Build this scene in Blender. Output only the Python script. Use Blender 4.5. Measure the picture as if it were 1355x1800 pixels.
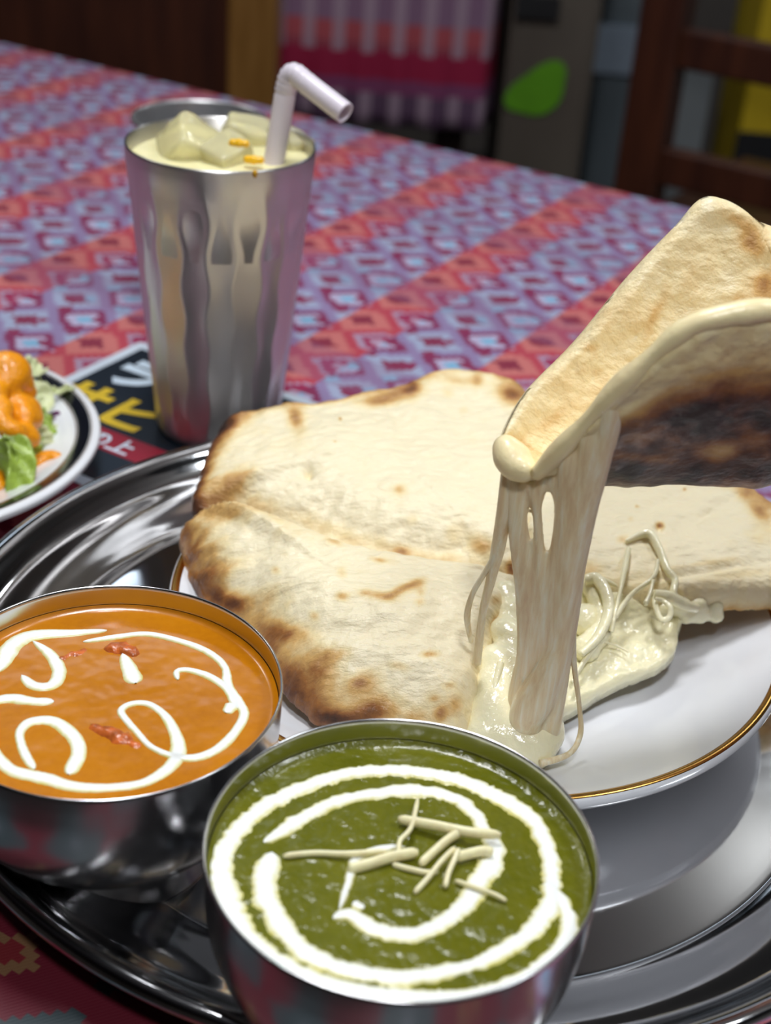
import bpy, math, random
import numpy as np
from mathutils import Vector, Matrix, noise
random.seed(4)
S = bpy.context.scene
COL = S.collection
for o in list(bpy.data.objects): bpy.data.objects.remove(o)

# ------------------------------------------------------------------ camera
FPX, PITCH, ROLL, CAMH = 2500.0, math.radians(30.5), math.radians(4.5), 0.345   # table top is z = 0
Fv = np.array([0, math.cos(PITCH), -math.sin(PITCH)])
R0 = np.array([1., 0, 0]); U0 = np.array([0, math.sin(PITCH), math.cos(PITCH)])
Rv = math.cos(ROLL)*R0 + math.sin(ROLL)*U0
Uv = math.cos(ROLL)*U0 - math.sin(ROLL)*R0
CP = np.array([0, 0, CAMH])
cd = bpy.data.cameras.new('camera'); cam = bpy.data.objects.new('camera', cd); COL.objects.link(cam)
m = Matrix.Identity(4)
for i in range(3):
    m[i][0] = Rv[i]; m[i][1] = Uv[i]; m[i][2] = -Fv[i]; m[i][3] = CP[i]
cam.matrix_world = m
cd.sensor_fit = 'VERTICAL'; cd.sensor_height = 36; cd.lens = FPX/1800*36
cd.clip_start = .02; cd.clip_end = 50
cd.dof.use_dof = True; cd.dof.focus_distance = .49; cd.dof.aperture_fstop = 9.0
S.camera = cam

# ------------------------------------------------------------------ world, exposure
w = bpy.data.worlds.new('world'); S.world = w; w.use_nodes = True
w.node_tree.nodes['Background'].inputs[0].default_value = (.55, .6, .7, 1)
w.node_tree.nodes['Background'].inputs[1].default_value = .05
S.view_settings.view_transform = 'Standard'; S.view_settings.look = 'None'
S.view_settings.gamma = 1; S.view_settings.use_curve_mapping = False
S.view_settings.exposure = 0.12

LAMPS = [  # x, y, z, size, watts, colour, label
    (-.14, .68, 1.30, .30, 9.2, (.97, .98, 1), 'white pendant lamp hanging above the tray and tumbler'),
    (.80, .40, 1.35, .30, 6.2, (.90, .95, 1), 'white pendant lamp hanging to the right of the tray'),
    (.05, -.30, 1.25, .16, 8.0, (.95, .97, 1), 'small white pendant lamp added as fill, hanging nearest to the viewer'),  # unseen fill lamp, added to brighten the sides facing the camera
    (-.95, 1.65, 1.45, .22, 3.0, (1, .95, .88), 'white pendant lamp hanging beyond the left end of the table'),
    (.95, 2.2, 1.45, .22, 4.0, (.9, .95, 1), 'white pendant lamp hanging over the far right chairs'),
]

# ------------------------------------------------------------------ helpers
def ray(px, py): return Fv*FPX + Rv*(px-677.5) - Uv*(py-900)
def at(px, py, z):
    d = ray(px, py); return CP + d*((z-CAMH)/d[2])
def atY(px, py, Y):
    d = ray(px, py); return CP + d*(Y/d[1])
def projn(P):
    v = np.asarray(P) - CP; k = v@Fv
    return np.stack([677.5+FPX*(v@Rv)/k, 900-FPX*(v@Uv)/k], -1)

def tag(o, label=None, cat=None, group=None, kind=None):
    if label: o['label'] = label
    if cat: o['category'] = cat
    if group: o['group'] = group
    if kind: o['kind'] = kind
    return o
def thing(name, label, cat, loc=(0, 0, 0), group=None):
    o = bpy.data.objects.new(name, None); COL.objects.link(o); o.location = loc
    o.empty_display_size = .02
    return tag(o, label, cat, group)
def mk(name, v, f, mat, parent=None, smooth=True, attr=None):
    me = bpy.data.meshes.new(name)
    me.from_pydata([tuple(map(float, p)) for p in v], [], [tuple(map(int, q)) for q in f])
    if smooth: me.polygons.foreach_set('use_smooth', [True]*len(me.polygons))
    if attr:
        for k, a in attr.items():
            at_ = me.attributes.new(k, 'FLOAT', 'POINT'); at_.data.foreach_set('value', np.asarray(a, dtype=np.float32))
    me.update()
    o = bpy.data.objects.new(name, me); COL.objects.link(o)
    if mat: me.materials.append(mat)
    if parent:                     # vertices are given in world space, kept relative to the thing's base
        o.parent = parent
        l = parent; off = Vector((0, 0, 0))
        while l: off += Vector(l.location); l = l.parent
        me.transform(Matrix.Translation(-off))
    return o
def fixn(o):
    import bmesh
    bm = bmesh.new(); bm.from_mesh(o.data); bmesh.ops.recalc_face_normals(bm, faces=bm.faces); bm.to_mesh(o.data); bm.free(); return o
def catmull(P, n, closed=False):
    P = np.asarray(P, float); k = len(P)
    out = []
    seg = k if closed else k-1
    for t in np.linspace(0, seg, n, endpoint=not closed):
        i = min(int(t), seg-1); u = t-i
        if closed: a, b, c, d = P[(i-1) % k], P[i], P[(i+1) % k], P[(i+2) % k]
        else: a, b, c, d = P[max(i-1, 0)], P[i], P[i+1], P[min(i+2, k-1)]
        out.append(.5*((2*b)+(-a+c)*u+(2*a-5*b+4*c-d)*u*u+(-a+3*b-3*c+d)*u**3))
    return np.array(out)
def resample(P, n, closed=False):
    P = np.asarray(P, float)
    Q = np.vstack([P, P[:1]]) if closed else P
    L = np.r_[0, np.cumsum(np.linalg.norm(np.diff(Q, axis=0), axis=1))]
    t = np.linspace(0, L[-1], n, endpoint=not closed)
    return np.stack([np.interp(t, L, Q[:, i]) for i in range(Q.shape[1])], -1)
def grid_faces(a, b, closed_b=True, closed_a=False):
    f = []
    for i in range(a if closed_a else a-1):
        for j in range(b if closed_b else b-1):
            f.append((i*b+j, i*b+(j+1) % b, ((i+1) % a)*b+(j+1) % b, ((i+1) % a)*b+j))
    return f
def lathe(name, prof, c, mat, parent=None, n=128, close=True, rf=None):
    """prof: list of (r, z), axis through c"""
    v = []
    for r, z in prof:
        for j in range(n):
            a = 2*math.pi*j/n
            v.append((c[0]+r*math.cos(a), c[1]+r*math.sin(a), c[2]+z))
    f = grid_faces(len(prof), n)
    if close and prof[0][0] > 1e-5: f.append(tuple(range(n))[::-1])
    if close and prof[-1][0] > 1e-5: f.append(tuple(range((len(prof)-1)*n, len(prof)*n)))
    return fixn(mk(name, v, f, mat, parent))
def smooth_prof(pts, n): return [tuple(p) for p in catmull(pts, n)]
def tube_geo(P, rad, sides=10, flat=1.0, caps=True):
    P = np.asarray(P, float); n = len(P)
    rad = np.broadcast_to(np.asarray(rad, float), (n,))
    T = np.gradient(P, axis=0); T /= np.linalg.norm(T, axis=1)[:, None]+1e-12
    N = np.cross(T[0], [0.13, .2, 1.]); N /= np.linalg.norm(N)
    v = []
    for i in range(n):
        N = N - T[i]*(N@T[i]); N /= np.linalg.norm(N)+1e-12
        B = np.cross(T[i], N)
        for j in range(sides):
            a = 2*math.pi*j/sides
            v.append(P[i]+rad[i]*(N*math.cos(a)*flat+B*math.sin(a)))
    f = grid_faces(n, sides)
    if caps:
        f.append(tuple(range(sides))[::-1]); f.append(tuple(range((n-1)*sides, n*sides)))
    return v, f
def tube(name, P, rad, mat, parent=None, sides=12, n=None, flat=1.0, caps=True):
    if n: P = catmull(P, n)
    if np.ndim(rad) and n: rad = np.interp(np.linspace(0, 1, n), np.linspace(0, 1, len(rad)), rad)
    v, f = tube_geo(P, rad, sides, flat, caps)
    return fixn(mk(name, v, f, mat, parent))
def join(*g):
    V, F_ = [], []
    for v, f in g:
        o = len(V); V += list(v); F_ += [tuple(i+o for i in q) for q in f]
    return V, F_
def box_geo(cx, cy, cz, sx, sy, sz, rz=0):
    c, s = math.cos(rz), math.sin(rz); v = []
    for z in (-1, 1):
        for x, y in ((-1, -1), (1, -1), (1, 1), (-1, 1)):
            a, b = x*sx/2, y*sy/2
            v.append((cx+a*c-b*s, cy+a*s+b*c, cz+z*sz/2))
    return v, [(3, 2, 1, 0), (4, 5, 6, 7), (0, 1, 5, 4), (1, 2, 6, 5), (2, 3, 7, 6), (3, 0, 4, 7)]
def box(name, c, s, mat, parent=None, rz=0, bevel=0):
    o = mk(name, *box_geo(*c, *s, rz), mat, parent, smooth=False)
    if bevel:
        b = o.modifiers.new('bevel', 'BEVEL'); b.width = bevel; b.segments = 3
    return o
def blob(name, balls, mat, parent=None, res=.0016, thr=.6):
    """balls: (x, y, z, r) merged into one smooth lump"""
    mb = bpy.data.metaballs.new('mb_'+name+str(random.random())); ob = bpy.data.objects.new(mb.name, mb); COL.objects.link(ob)
    k = .02                                        # metaballs work badly at millimetres: build large, shrink
    mb.resolution = res/k; mb.threshold = thr
    for x, y, z, r in balls:
        e = mb.elements.new(); e.co = (x/k, y/k, z/k); e.radius = r*1.9/k; e.stiffness = 2
    bpy.context.view_layer.update()
    dg = bpy.context.evaluated_depsgraph_get()
    me = bpy.data.meshes.new_from_object(ob.evaluated_get(dg))
    v = np.empty(len(me.vertices)*3); me.vertices.foreach_get('co', v); v = v.reshape(-1, 3)*k
    f = [tuple(p.vertices) for p in me.polygons]
    bpy.data.objects.remove(ob); bpy.data.metaballs.remove(mb); bpy.data.meshes.remove(me)
    return mk(name, v, f, mat, parent)
def nz(p, s, o=0): return noise.noise(Vector((p[0]*s+o, p[1]*s+o*1.7, (p[2] if len(p) > 2 else 0)*s+o*.3)))

# ------------------------------------------------------------------ materials
def nodes(name):
    mt = bpy.data.materials.new(name); mt.use_nodes = True
    nt = mt.node_tree; b = nt.nodes['Principled BSDF']
    return mt, nt, b
def setp(b, **k):
    names = dict(col='Base Color', rough='Roughness', metal='Metallic', spec='Specular IOR Level', coat='Coat Weight', coatr='Coat Roughness',
                 sss='Subsurface Weight', sssr='Subsurface Radius', ssss='Subsurface Scale', trans='Transmission Weight', ior='IOR', aniso='Anisotropic', sheen='Sheen Weight')
    for a, v in k.items():
        if a == 'col': v = tuple(v)+(1,) if len(v) == 3 else v
        b.inputs[names[a]].default_value = v
def nd(nt, t, **k):
    n = nt.nodes.new(t)
    for a, v in k.items():
        if a.startswith('i_'): n.inputs[a[2:].replace('_', ' ')].default_value = v
        else: setattr(n, a, v)
    return n
def ramp(nt, stops, interp='LINEAR'):
    r = nt.nodes.new('ShaderNodeValToRGB'); r.color_ramp.interpolation = interp
    e = r.color_ramp.elements
    while len(e) < len(stops): e.new(.5)
    for x, (p, c) in zip(e, stops): x.position = p; x.color = tuple(c)+(1,)
    return r
def mathn(nt, op, a, b=None, c=None):
    n = nt.nodes.new('ShaderNodeMath'); n.operation = op
    for i, x in enumerate((a, b, c)):
        if x is None: continue
        if isinstance(x, (int, float)): n.inputs[i].default_value = x
        else: nt.links.new(x, n.inputs[i])
    return n.outputs[0]
def mixc(nt, fac, a, b):
    n = nt.nodes.new('ShaderNodeMix'); n.data_type = 'RGBA'
    for s, x in ((0, fac), (6, a), (7, b)):
        if hasattr(x, 'links') or hasattr(x, 'is_linked'): nt.links.new(x, n.inputs[s])
        elif isinstance(x, (int, float)): n.inputs[s].default_value = x
        else: n.inputs[s].default_value = tuple(x)+(1,)
    return n.outputs[2]
def objcoord(nt, scale=(1, 1, 1), rot=(0, 0, 0)):
    t = nt.nodes.new('ShaderNodeTexCoord'); mp = nt.nodes.new('ShaderNodeMapping')
    mp.inputs['Scale'].default_value = scale; mp.inputs['Rotation'].default_value = rot
    nt.links.new(t.outputs['Object'], mp.inputs[0]); return mp.outputs[0]
def noisen(nt, vec, scale, detail=3, rough=.5):
    n = nt.nodes.new('ShaderNodeTexNoise'); n.inputs['Scale'].default_value = scale; n.inputs['Detail'].default_value = detail; n.inputs['Roughness'].default_value = rough
    nt.links.new(vec, n.inputs['Vector']); return n.outputs['Fac']
def bump(nt, b, h, strength, dist):
    n = nt.nodes.new('ShaderNodeBump'); n.inputs['Strength'].default_value = strength; n.inputs['Distance'].default_value = dist
    nt.links.new(h, n.inputs['Height']); nt.links.new(n.outputs[0], b.inputs['Normal']); return n
def plain(name, col, rough=.5, var=.12, scale=60, bmp=0, bscale=200, **k):
    """a colour with a little procedural variation"""
    mt, nt, b = nodes(name); setp(b, rough=rough, **k)
    v = objcoord(nt); f = noisen(nt, v, scale)
    lo = [max(0, c*(1-var)) for c in col]; hi = [min(1, c*(1+var)) for c in col]
    r = ramp(nt, [(.3, lo), (.7, hi)]); nt.links.new(f, r.inputs[0]); nt.links.new(r.outputs[0], b.inputs['Base Color'])
    if bmp: bump(nt, b, noisen(nt, v, bscale), 1, bmp)
    return mt

def steel(name, col, rough, brush=(1, 1, 1), bscale=600, bdist=.00003, rvar=.08):
    mt, nt, b = nodes(name); setp(b, col=col, metal=1, rough=rough)
    v = objcoord(nt, brush)
    f = noisen(nt, v, bscale, 4)
    r = nt.nodes.new('ShaderNodeMapRange'); r.inputs['To Min'].default_value = max(.02, rough-rvar); r.inputs['To Max'].default_value = rough+rvar
    nt.links.new(f, r.inputs['Value']); nt.links.new(r.outputs[0], b.inputs['Roughness'])
    if bdist: bump(nt, b, f, .6, bdist)
    return mt
M = {}
M['tray'] = steel('tray_steel', (.62, .62, .63), .07, (1, 1, 1), 90, 0, .035)
M['bowl'] = steel('bowl_steel', (.60, .60, .61), .20, (1, 1, 1), 120, 0, .05)
M['tumbler'] = steel('brushed_tumbler_steel', (.68, .66, .65), .36, (1, 1, 14), 260, .00002, .05)
def aniso(mt):
    nt = mt.node_tree; b = nt.nodes['Principled BSDF']; setp(b, aniso=.8); b.inputs['Anisotropic Rotation'].default_value = .25
    tg = nt.nodes.new('ShaderNodeTangent'); tg.direction_type = 'RADIAL'; tg.axis = 'Z'; nt.links.new(tg.outputs[0], b.inputs['Tangent'])
aniso(M['tumbler'])
M['cup'] = steel('satin_cup_steel', (.75, .75, .76), .34, (1, 1, 1), 120, 0, .05)
M['porcelain'] = plain('white_porcelain', (.84, .86, .90), .12, .01, coat=.5)
M['gold'] = plain('gold_rim', (.62, .33, .08), .25, .1, metal=1)
M['black_glaze'] = plain('black_glaze', (.008, .009, .014), .12, .1, coat=.5)
M['brown_line'] = plain('thin_brown_glaze', (.12, .08, .04), .3, .1)
M['cheese'] = plain('melted_cheese', (.98, .91, .62), .16, .04, 90, .0005, 380, sss=.1, sssr=(1, .7, .3), ssss=.006, coat=.3, coatr=.1)
M['cheese_edge'] = plain('cheese_coated_crumb', (.93, .78, .46), .3, .10, 70, .0003, 260, sss=.1, sssr=(1, .7, .3), ssss=.004)
def pull_mat():
    mt, nt, b = nodes('stretched_cheese'); setp(b, rough=.32, sss=.25, sssr=(1, .75, .45), ssss=.006)
    v = objcoord(nt, (1, 1, .05)); f = noisen(nt, v, 420, 4, .6)
    rp = ramp(nt, [(.3, (.78, .58, .34)), (.5, (.89, .74, .48)), (.7, (.96, .89, .70))]); nt.links.new(f, rp.inputs[0]); nt.links.new(rp.outputs[0], b.inputs['Base Color'])
    bump(nt, b, f, .8, .0009); return mt
M['cheese_pull'] = pull_mat()
M['cream'] = None
M['ginger'] = plain('ginger', (.95, .84, .52), .3, .1, 300, sss=.3, sssr=(1, .8, .4), ssss=.003)
M['chicken'] = plain('chicken', (.52, .12, .022), .3, .35, 300, .0006, 400, coat=.4, coatr=.15)
M['lassi'] = plain('mango_lassi', (.86, .80, .45), .3, .05, 200, sss=.2, sssr=(1, .8, .4), ssss=.005)
M['straw'] = plain('straw_plastic', (.80, .72, .82), .35, .02, sss=.25, sssr=(1, .9, 1), ssss=.003)
M['dressing'] = plain('carrot_dressing', (.95, .34, .004), .28, .12, 300, .0007, 500, sss=.2, sssr=(1, .5, .1), ssss=.004, coat=.2)
M['cabbage'] = plain('cabbage', (.68, .74, .42), .35, .2, 80, sss=.2, sssr=(.8, 1, .4), ssss=.003)
M['lettuce'] = plain('lettuce', (.30, .42, .06), .35, .35, 90, .0004, 300)
M['purple'] = plain('red_cabbage', (.20, .03, .16), .35, .2, 200)
M['ice'] = None
def cream_mat():
    mt, nt, b = nodes('cream'); setp(b, rough=.32, sss=.2, sssr=(1, .9, .7), ssss=.003)
    a = nd(nt, 'ShaderNodeAttribute', attribute_name='edge')
    v = objcoord(nt); f = noisen(nt, v, 500, 3)
    e = mathn(nt, 'ADD', a.outputs['Fac'], mathn(nt, 'MULTIPLY', mathn(nt, 'SUBTRACT', f, .5), .5))
    r = ramp(nt, [(.42, (.90, .92, .88)), (.92, (.72, .66, .20))]); nt.links.new(e, r.inputs[0])
    nt.links.new(r.outputs[0], b.inputs['Base Color']); return mt
M['cream'] = cream_mat()
def ice_mat():
    mt, nt, b = nodes('yellowish_ice'); setp(b, col=(.93, .88, .58), rough=.08, trans=.55, ior=1.31, sss=.0)
    v = objcoord(nt); bump(nt, b, noisen(nt, v, 160, 3), .5, .0006); return mt
M['ice'] = ice_mat()
def curry_mat(name, c0, c1, c2, bs=260, bd=.0006, rough=.22):
    mt, nt, b = nodes(name); setp(b, rough=rough, coat=.35, coatr=.12)
    v = objcoord(nt); f = noisen(nt, v, 45, 5); g = noisen(nt, v, 420, 2)
    r = ramp(nt, [(.3, c0), (.55, c1), (.75, c2)]); nt.links.new(mathn(nt, 'ADD', mathn(nt, 'MULTIPLY', f, .7), mathn(nt, 'MULTIPLY', g, .3)), r.inputs[0])
    nt.links.new(r.outputs[0], b.inputs['Base Color'])
    bump(nt, b, noisen(nt, v, bs, 4), 1, bd); return mt
M['orange_curry'] = curry_mat('orange_curry', (.46, .15, .002), (.55, .19, .003), (.60, .22, .006), 120, .00015)
M['green_curry'] = curry_mat('spinach_curry', (.100, .108, .004), (.135, .138, .006), (.17, .17, .010), 180, .0010)
def naan_mat():
    mt, nt, b = nodes('baked_naan'); setp(b, rough=.5, sss=.12, sssr=(1, .7, .4), ssss=.004)
    a = nd(nt, 'ShaderNodeAttribute', attribute_name='toast_shade').outputs['Fac']
    v = objcoord(nt)
    n1 = noisen(nt, v, 70, 5, .6); n2 = noisen(nt, v, 320, 3, .6)
    k = mathn(nt, 'ADD', a, mathn(nt, 'MULTIPLY', mathn(nt, 'SUBTRACT', n1, .5), mathn(nt, 'ADD', mathn(nt, 'MULTIPLY', a, .9), .24)))
    k = mathn(nt, 'ADD', k, mathn(nt, 'MULTIPLY', mathn(nt, 'SUBTRACT', n2, .5), .10))
    r = ramp(nt, [(0.02, (.92, .82, .57)), (.15, (.88, .73, .42)), (.34, (.68, .42, .15)), (.58, (.34, .14, .04)), (.80, (.12, .042, .016)), (1, (.03, .014, .009))])
    nt.links.new(k, r.inputs[0]); nt.links.new(r.outputs[0], b.inputs['Base Color'])
    rr = nt.nodes.new('ShaderNodeMapRange'); rr.inputs['From Min'].default_value = .35; rr.inputs['From Max'].default_value = .65; rr.inputs['To Min'].default_value = .36; rr.inputs['To Max'].default_value = .6
    nt.links.new(n1, rr.inputs['Value']); nt.links.new(rr.outputs[0], b.inputs['Roughness'])
    sv = objcoord(nt, (1, 3.2, 1), (0, 0, .5))
    h = mathn(nt, 'ADD', mathn(nt, 'MULTIPLY', noisen(nt, sv, 130, 4), .8), mathn(nt, 'MULTIPLY', n2, .35))
    bump(nt, b, h, .85, .0017); return mt
M['naan'] = naan_mat()
def cloth_mat():
    mt, nt, b = nodes('woven_table_cloth'); setp(b, rough=.55, coat=.35, coatr=.22)
    t = nt.nodes.new('ShaderNodeTexCoord'); sx = nt.nodes.new('ShaderNodeSeparateXYZ'); nt.links.new(t.outputs['Object'], sx.inputs[0])
    q = .0030
    u = mathn(nt, 'MULTIPLY', mathn(nt, 'FLOOR', mathn(nt, 'DIVIDE', sx.outputs[0], q)), q)
    v = mathn(nt, 'MULTIPLY', mathn(nt, 'FLOOR', mathn(nt, 'DIVIDE', sx.outputs[1], q)), q)
    def cell(x, per, off=0): return mathn(nt, 'ABSOLUTE', mathn(nt, 'SUBTRACT', mathn(nt, 'FRACT', mathn(nt, 'ADD', mathn(nt, 'DIVIDE', x, per), off)), .5))
    P, Q = .051, .044
    d1 = mathn(nt, 'ADD', cell(u, P), cell(v, Q))                  # lozenges 0..1
    d2 = mathn(nt, 'ADD', cell(u, P/2, .25), cell(v, Q/2, .25))
    # two families of bands across u, period 2P
    bandp = mathn(nt, 'FRACT', mathn(nt, 'ADD', mathn(nt, 'DIVIDE', u, 2*P), .10))
    inred = mathn(nt, 'LESS_THAN', bandp, .37)
    row = mathn(nt, 'FRACT', mathn(nt, 'DIVIDE', v, Q*3))
    r1 = ramp(nt, [(0, (.44, .30, .42)), (.10, (.32, .015, .08)), (.26, (.40, .28, .40)), (.36, (.46, .05, .08)), (.56, (.56, .16, .15)), (.80, (.24, .02, .05))], 'CONSTANT')
    r2 = ramp(nt, [(0, (.20, .44, .64)), (.13, (.46, .42, .60)), (.26, (.22, .02, .09)), (.40, (.27, .20, .37)), (.60, (.34, .38, .54)), (.80, (.22, .02, .07))], 'CONSTANT')
    nt.links.new(d1, r1.inputs[0]); nt.links.new(d1, r2.inputs[0])
    c = mixc(nt, inred, r2.outputs[0], r1.outputs[0])
    k = mathn(nt, 'LESS_THAN', d2, .22)
    alt = mixc(nt, mathn(nt, 'LESS_THAN', row, .34), (.24, .02, .08), (.24, .46, .66))
    c = mixc(nt, mathn(nt, 'MULTIPLY', k, mathn(nt, 'SUBTRACT', 1.0, inred)), c, alt)
    c = mixc(nt, mathn(nt, 'MULTIPLY', mathn(nt, 'LESS_THAN', row, .3), .35), c, (.22, .10, .20))
    # border along the near edge: crimson and slate with tan steps, darkened to paint in shade
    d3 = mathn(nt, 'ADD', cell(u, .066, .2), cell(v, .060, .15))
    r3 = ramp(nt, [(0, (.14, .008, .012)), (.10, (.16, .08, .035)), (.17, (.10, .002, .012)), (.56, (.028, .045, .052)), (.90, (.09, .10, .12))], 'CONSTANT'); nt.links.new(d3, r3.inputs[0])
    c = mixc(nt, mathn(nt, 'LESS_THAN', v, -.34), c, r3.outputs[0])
    nt.links.new(c, b.inputs['Base Color'])
    wv = nd(nt, 'ShaderNodeTexWave'); wv.inputs['Scale'].default_value = 260; nt.links.new(objcoord(nt, (1, 1, 1), (0, 0, .6)), wv.inputs[0])
    bump(nt, b, wv.outputs['Fac'], .15, .0003); return mt
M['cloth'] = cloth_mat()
def wood(name, c0, c1, rough=.4):
    mt, nt, b = nodes(name); setp(b, rough=rough)
    v = objcoord(nt, (8, 8, 1)); f = noisen(nt, v, 6, 5)
    r = ramp(nt, [(.3, c0), (.7, c1)]); nt.links.new(f, r.inputs[0]); nt.links.new(r.outputs[0], b.inputs['Base Color']); return mt
M['dark_wood'] = wood('dark_wood', (.035, .010, .006), (.075, .022, .010))
M['black_wood'] = wood('black_wood', (.012, .006, .005), (.028, .011, .008))
M['ochre_lit_wood'] = wood('ochre_lit_wood', (.22, .10, .02), (.34, .17, .045))  # lit version of the dark wood, light put into the colour
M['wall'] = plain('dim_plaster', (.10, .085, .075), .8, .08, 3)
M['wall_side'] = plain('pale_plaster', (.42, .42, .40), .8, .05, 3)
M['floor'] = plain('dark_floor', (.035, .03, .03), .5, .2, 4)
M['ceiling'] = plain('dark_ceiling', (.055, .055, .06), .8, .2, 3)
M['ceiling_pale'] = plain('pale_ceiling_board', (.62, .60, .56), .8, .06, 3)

# ------------------------------------------------------------------ room
GZ = -.72; CZ = 1.78
def struct(o): o['kind'] = 'structure'; return o
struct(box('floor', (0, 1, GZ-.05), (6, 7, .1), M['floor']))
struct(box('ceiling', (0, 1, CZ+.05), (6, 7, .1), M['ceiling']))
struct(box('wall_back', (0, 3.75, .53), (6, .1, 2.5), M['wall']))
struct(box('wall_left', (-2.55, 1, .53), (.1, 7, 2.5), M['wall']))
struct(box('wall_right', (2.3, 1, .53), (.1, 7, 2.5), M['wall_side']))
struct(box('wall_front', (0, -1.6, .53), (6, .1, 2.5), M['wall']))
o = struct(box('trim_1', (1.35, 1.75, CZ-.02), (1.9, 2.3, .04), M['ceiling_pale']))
o['label'] = 'pale board covering the right half of the ceiling'

def lamp(x, y, z, size, watts, col, label):
    t = thing('pendant_lamp', label, 'lamp', (x, y, z), 'pendant lamps over the tables')
    lathe('shade', [(.02, .10), (size*.30, .085), (size*.50, .02), (size*.54, -.005), (size*.535, -.006), (size*.49, .018), (size*.29, .078), (.02, .09)], (x, y, z), M['wall_side'], t, 48, False)
    tube('cord', [(x, y, z+.09), (x, y, CZ)], .004, M['black_wood'], t, 8)
    ld = bpy.data.lights.new('bulb', 'AREA'); ld.shape = 'DISK'; ld.size = size; ld.energy = watts; ld.color = col
    lo = bpy.data.objects.new('bulb', ld); COL.objects.link(lo); lo.parent = t; lo.location = (0, 0, .0)
    ld = bpy.data.lights.new('added_uplight', 'AREA'); ld.shape = 'DISK'; ld.size = .05; ld.energy = watts*.45; ld.color = col  # extra upward light, added to brighten the ceiling board
    lo = bpy.data.objects.new('added_uplight', ld); COL.objects.link(lo); lo.parent = t; lo.location = (0, 0, .105); lo.rotation_euler = (math.pi, 0, 0)
for L in LAMPS: lamp(*L)
def panel(x, y, sx, sy, strength, label):
    t = thing('ceiling_light', label, 'ceiling light', (x, y, CZ), 'fluorescent ceiling lights')
    box('housing', (x, y, CZ-.02), (sx+.04, sy+.04, .04), M['wall_side'], t, 0, .004)
    mt, nt, b = nodes('lit_diffuser'); setp(b, col=(.8, .8, .8)); b.inputs['Emission Color'].default_value = (.72, .86, 1, 1); b.inputs['Emission Strength'].default_value = strength
    box('diffuser', (x, y, CZ-.045), (sx, sy, .01), mt, t)
panel(-.75, 2.85, 1.3, .35, 2.2, 'long bluish fluorescent ceiling light at the far left')
panel(.75, 3.1, .9, .3, 1.6, 'shorter bluish fluorescent ceiling light at the far right')

# ------------------------------------------------------------------ our table and its cloth
ANG = math.radians(-29.4)
e_ = np.array([math.cos(ANG), math.sin(ANG)]); n_ = np.array([-math.sin(ANG), math.cos(ANG)])
def en(a, b): return e_*a+n_*b
T0, T1, N0, N1 = -1.45, .40, .165, 1.055      # along e, along n
tc = en((T0+T1)/2, (N0+N1)/2)
table = thing('dining_table', 'dining table under the patterned cloth that carries the food', 'table', (tc[0], tc[1], GZ))
box('table_top', (tc[0], tc[1], -.019), (T1-T0-.01, N1-N0-.01, .03), M['dark_wood'], table, ANG)
for a in (T0+.08, T1-.08):
    for b_ in (N0+.08, N1-.08):
        p = en(a, b_); box('leg', (p[0], p[1], (GZ-.034)/2), (.06, .06, -GZ-.034), M['dark_wood'], table, ANG, .004)
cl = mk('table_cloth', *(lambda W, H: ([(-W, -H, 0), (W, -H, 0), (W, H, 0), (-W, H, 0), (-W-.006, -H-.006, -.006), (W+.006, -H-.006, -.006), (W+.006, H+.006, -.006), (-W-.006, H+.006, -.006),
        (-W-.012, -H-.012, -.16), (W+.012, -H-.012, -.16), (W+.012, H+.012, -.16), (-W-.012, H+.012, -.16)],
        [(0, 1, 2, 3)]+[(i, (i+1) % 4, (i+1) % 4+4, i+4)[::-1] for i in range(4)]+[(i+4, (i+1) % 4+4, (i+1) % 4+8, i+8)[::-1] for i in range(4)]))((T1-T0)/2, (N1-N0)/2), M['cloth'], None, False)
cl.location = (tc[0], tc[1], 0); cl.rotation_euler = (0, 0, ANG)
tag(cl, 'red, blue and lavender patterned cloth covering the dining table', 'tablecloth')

# ------------------------------------------------------------------ tray
TC = (.0228, .4489, .0006); TR = .1926
prof = smooth_prof([(0, .0012), (.08, .0012), (.140, .0012), (.150, .0020), (.158, .0045), (.168, .0085), (.1765, .0115), (.181, .0150), (.1845, .0185), (.188, .0203), (.1912, .0198), (.1926, .0175), (.1915, .0152)], 90)
prof += smooth_prof([(.1915, .0152), (.1900, .0160), (.188, .0185), (.1855, .0170), (.1825, .0135), (.178, .0100), (.169, .0068), (.159, .0030), (.150, .0006), (.140, 0), (.08, 0), (0, 0)], 70)[1:]
tray = lathe('serving_tray', prof, TC, M['tray'], None, 256, False)
tag(tray, 'large round polished steel tray holding the plate and both curry bowls', 'tray')
FLOOR = TC[2]+.0012

# ------------------------------------------------------------------ large plate
PC = (.0392, .4773, FLOOR); PR = .1223
def plate_top(r):
    return np.interp(r, [0, .072, .082, .094, .106, .118, .2], [.0095, .0095, .0115, .0155, .0205, .0262, .0262])
pt = thing('dinner_plate', 'large white porcelain plate with a gold rim under the naan', 'plate', PC)
lathe('plate_body', smooth_prof([(0, .0095), (.04, .0095), (.070, .0095), (.080, .0108), (.092, .0148), (.105, .0202), (.1165, .0258), (.1205, .0276), (.1223, .0268), (.1226, .0240), (.121, .0215)], 80) +
      smooth_prof([(.121, .0215), (.116, .0195), (.105, .0145), (.092, .0095), (.078, .0060), (.072, .0045), (.070, 0), (.066, 0), (.064, .0045), (.03, .0055), (0, .0055)], 60)[1:], PC, M['porcelain'], pt, 200, False)
lathe('gold_band', smooth_prof([(.1182, .0265), (.1192, .02735), (.1204, .02788), (.1215, .02765), (.1221, .0270)], 12)+[(.1212, .0262), (.119, .0262), (.1182, .0262)], PC, M['gold'], pt, 200, False)

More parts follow.
